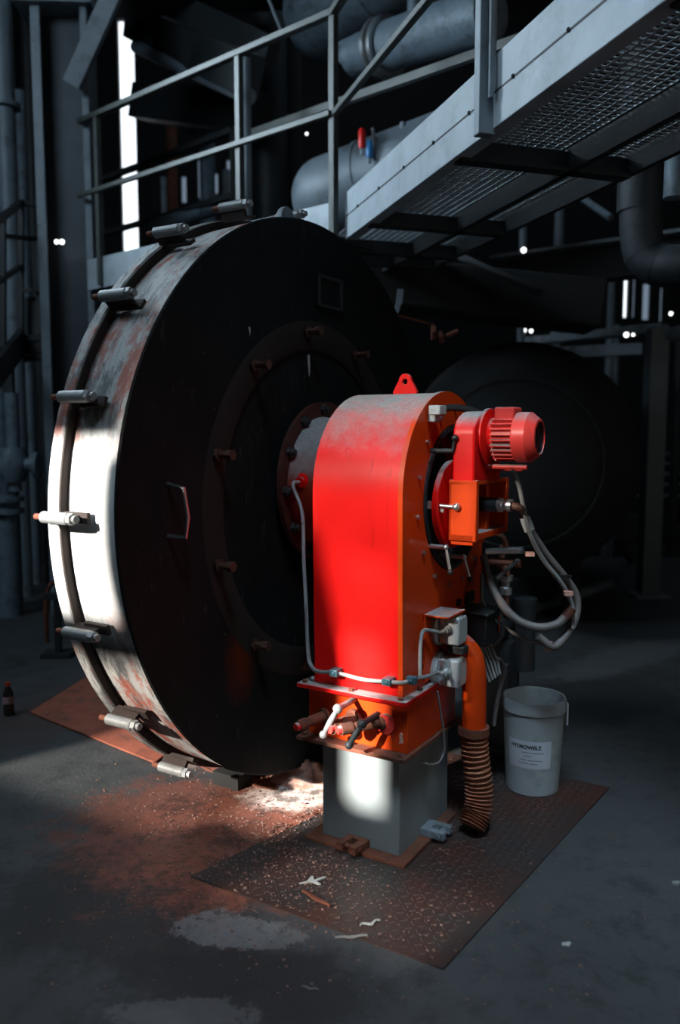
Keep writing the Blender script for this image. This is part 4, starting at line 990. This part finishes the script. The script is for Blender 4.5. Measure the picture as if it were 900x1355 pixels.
# dim stair treads, posts and pipes at right
for i, (u, v0, v1, Y, r, mat, lab) in enumerate(((739, 265, 330, 9, 6, 'steel', 'pale post below the mesh strip of the walkway'), (692, 285, 320, 8.5, 5, 'steel', 'short pale post left of the far light'), (735, 368, 395, 9, 5, 'steel', 'short pale post under the cross beam'),
        (808, 350, 420, 10, 5, 'steel', 'thin pale post left of the bright right-hand slot'), (812, 430, 560, 10, 4, 'lagging', 'thin pipe left of the support frame leg'), (877, 440, 540, 9, 5, 'steel', 'thin pale pipe right of the support frame leg'), (893, 430, 620, 10, 6, 'darksteel', 'dark pipe at the right edge'))):
    vpipe('background_post', u, v0, v1, Y, r, mat, lab, z0=0)
one(MB().cyl(at(770, 262, 7.5), at(808, 288, 7.2), .03, n=14), 'slanting_pipe', 'lagging', 'pale short pipe slanting below the walkway edge', 'pipe')
bz = empty('rear_bench', gnd(862, 728) + Vector((0, -.25, 0)), 0, 'low dark machine base on the far floor behind the frame leg', 'machine base')
MB().box(-.9, .25, -.3, .5, 0, .14).build('base', 'darksteel', bz, .01); MB().box(-.6, .1, -.1, .4, .14, .5).build('housing', 'darksteel', bz, .02)
rs = empty('rear_stairs', (at(905, 660, 10).x, 10.5, 0), 0, 'dim grey stairs climbing away at the right edge behind the frame leg', 'stairs')
for k in range(5): MB().box(-.5, .6, .25 * k, .25 * k + .22, at(905, 660 - 14 * k, 10).z - .02, at(905, 660 - 14 * k, 10).z).build('tread', 'steel', rs)
for x in (-.53, .63): MB().bar((x, -.35, .0), (x, 1.4, at(905, 590, 10).z), .04, .16).build('stringer', 'darksteel', rs)
one(MB().cyl(gnd(700, 815) + Vector((0, 0, .05)), gnd(806, 780) + Vector((0, 0, .05)), .05, n=20), 'floor_pipe', 'steel', 'grey pipe lying on the floor behind the hoses', 'pipe')
one(MB().bar(at(690, 470, 9.5), at(850, 462, 9.0), .2, .12), 'rear_beam', 'steel', 'dim beam under the support frame top', 'beam')
# tiny glowing balls at the far bright dots
for u, v, rr, lab in ((75, 320, 3.6, 'left one of two tiny round lights on the steel column'), (82, 320, 4, 'right one of two tiny round lights on the steel column'), (693, 331, 4.5, 'tiny round light at the left end of the cross beam'), (693, 437, 4.2, 'tiny round light at the left end of the support frame beam'),
                  (703, 438, 3, 'fainter tiny light just right of the frame beam end'), (829, 443, 4.2, 'tiny round light under the frame beam left of its leg'), (838, 443, 2.6, 'fainter tiny light nearest the frame leg'), (888, 415, 3, 'tiny round light at the right edge'), (875, 502, 3, 'low tiny light right of the frame leg'), (303, 172, 3, 'tiny light above the standpipe bracket'), (406, 177, 2.2, 'tiny light between railing posts')):
    Y = 6.7 if u < 100 else 6.55 if v == 331 else 7.2 if u in (829, 838) else 8.5
    o2 = one(MB().ball((0, 0, 0), rr * Y / F * .8, 14), 'bright_spot', 'spot_glow', lab, 'lamp', 'tiny far bright spots'); o2.location = at(u, v, Y)

# ================================================================== LIGHT
sun = bpy.data.lights.new('sun', 'SUN'); sun.energy = 23; sun.angle = math.radians(1.5); sun.color = (1, .94, .86)
so = bpy.data.objects.new('sun', sun); COL.objects.link(so)
dvec = (BT * SUN_T + BN * SUN_N + Vector((0, 0, SUN_Z))).normalized()
so.rotation_euler = dvec.to_track_quat('-Z', 'Y').to_euler()
def area(name, loc, to, sx, sy, en, col, spread=180):
    l = bpy.data.lights.new(name, 'AREA'); l.shape = 'RECTANGLE'; l.size = sx; l.size_y = sy; l.energy = en; l.color = col; l.spread = math.radians(spread)
    o2 = bpy.data.objects.new(name, l); COL.objects.link(o2); o2.location = loc
    o2.rotation_euler = (Vector(to) - Vector(loc)).to_track_quat('-Z', 'Y').to_euler(); return o2
cl = BC + BN * -3.2 + BT * -3.3
area('upper_left_fill', (cl.x, cl.y, 5.6), (0, 4.6, 2.0), 3.5, 2, 150, (.66, .85, 1))  # added soft fill from upper left, no window built there
area('walkway_fill', (-2.95, 5.4, 4.5), (.2, 4.9, 2.8), 1.0, 1.2, 40, (.70, .87, 1), 100)  # added fill, brightens the walkway's left end
area('bucket_fill', (.25, .3, 6.0), (.85, 3.15, 0), 1.0, 1.0, 13, (.66, .85, 1), 40)  # added narrow fill aimed at bucket and burner front
area('warm_front_fill', (4.5, -1.0, 3.0), (.6, 3.2, 1.0), 2, 2.5, 15, (1, .82, .62))  # added warm fill for the burner's front plate
area('rear_overhead_area', (1.5, 9.0, 8.8), (.5, 8, 0), 5, 4, 42, (.62, .83, 1))  # bluish area lamp high over the rear floor
w = bpy.data.worlds.new('hall_air'); S.world = w; w.use_nodes = True
w.node_tree.nodes['Background'].inputs[0].default_value = (.55, .75, 1, 1); w.node_tree.nodes['Background'].inputs[1].default_value = .022
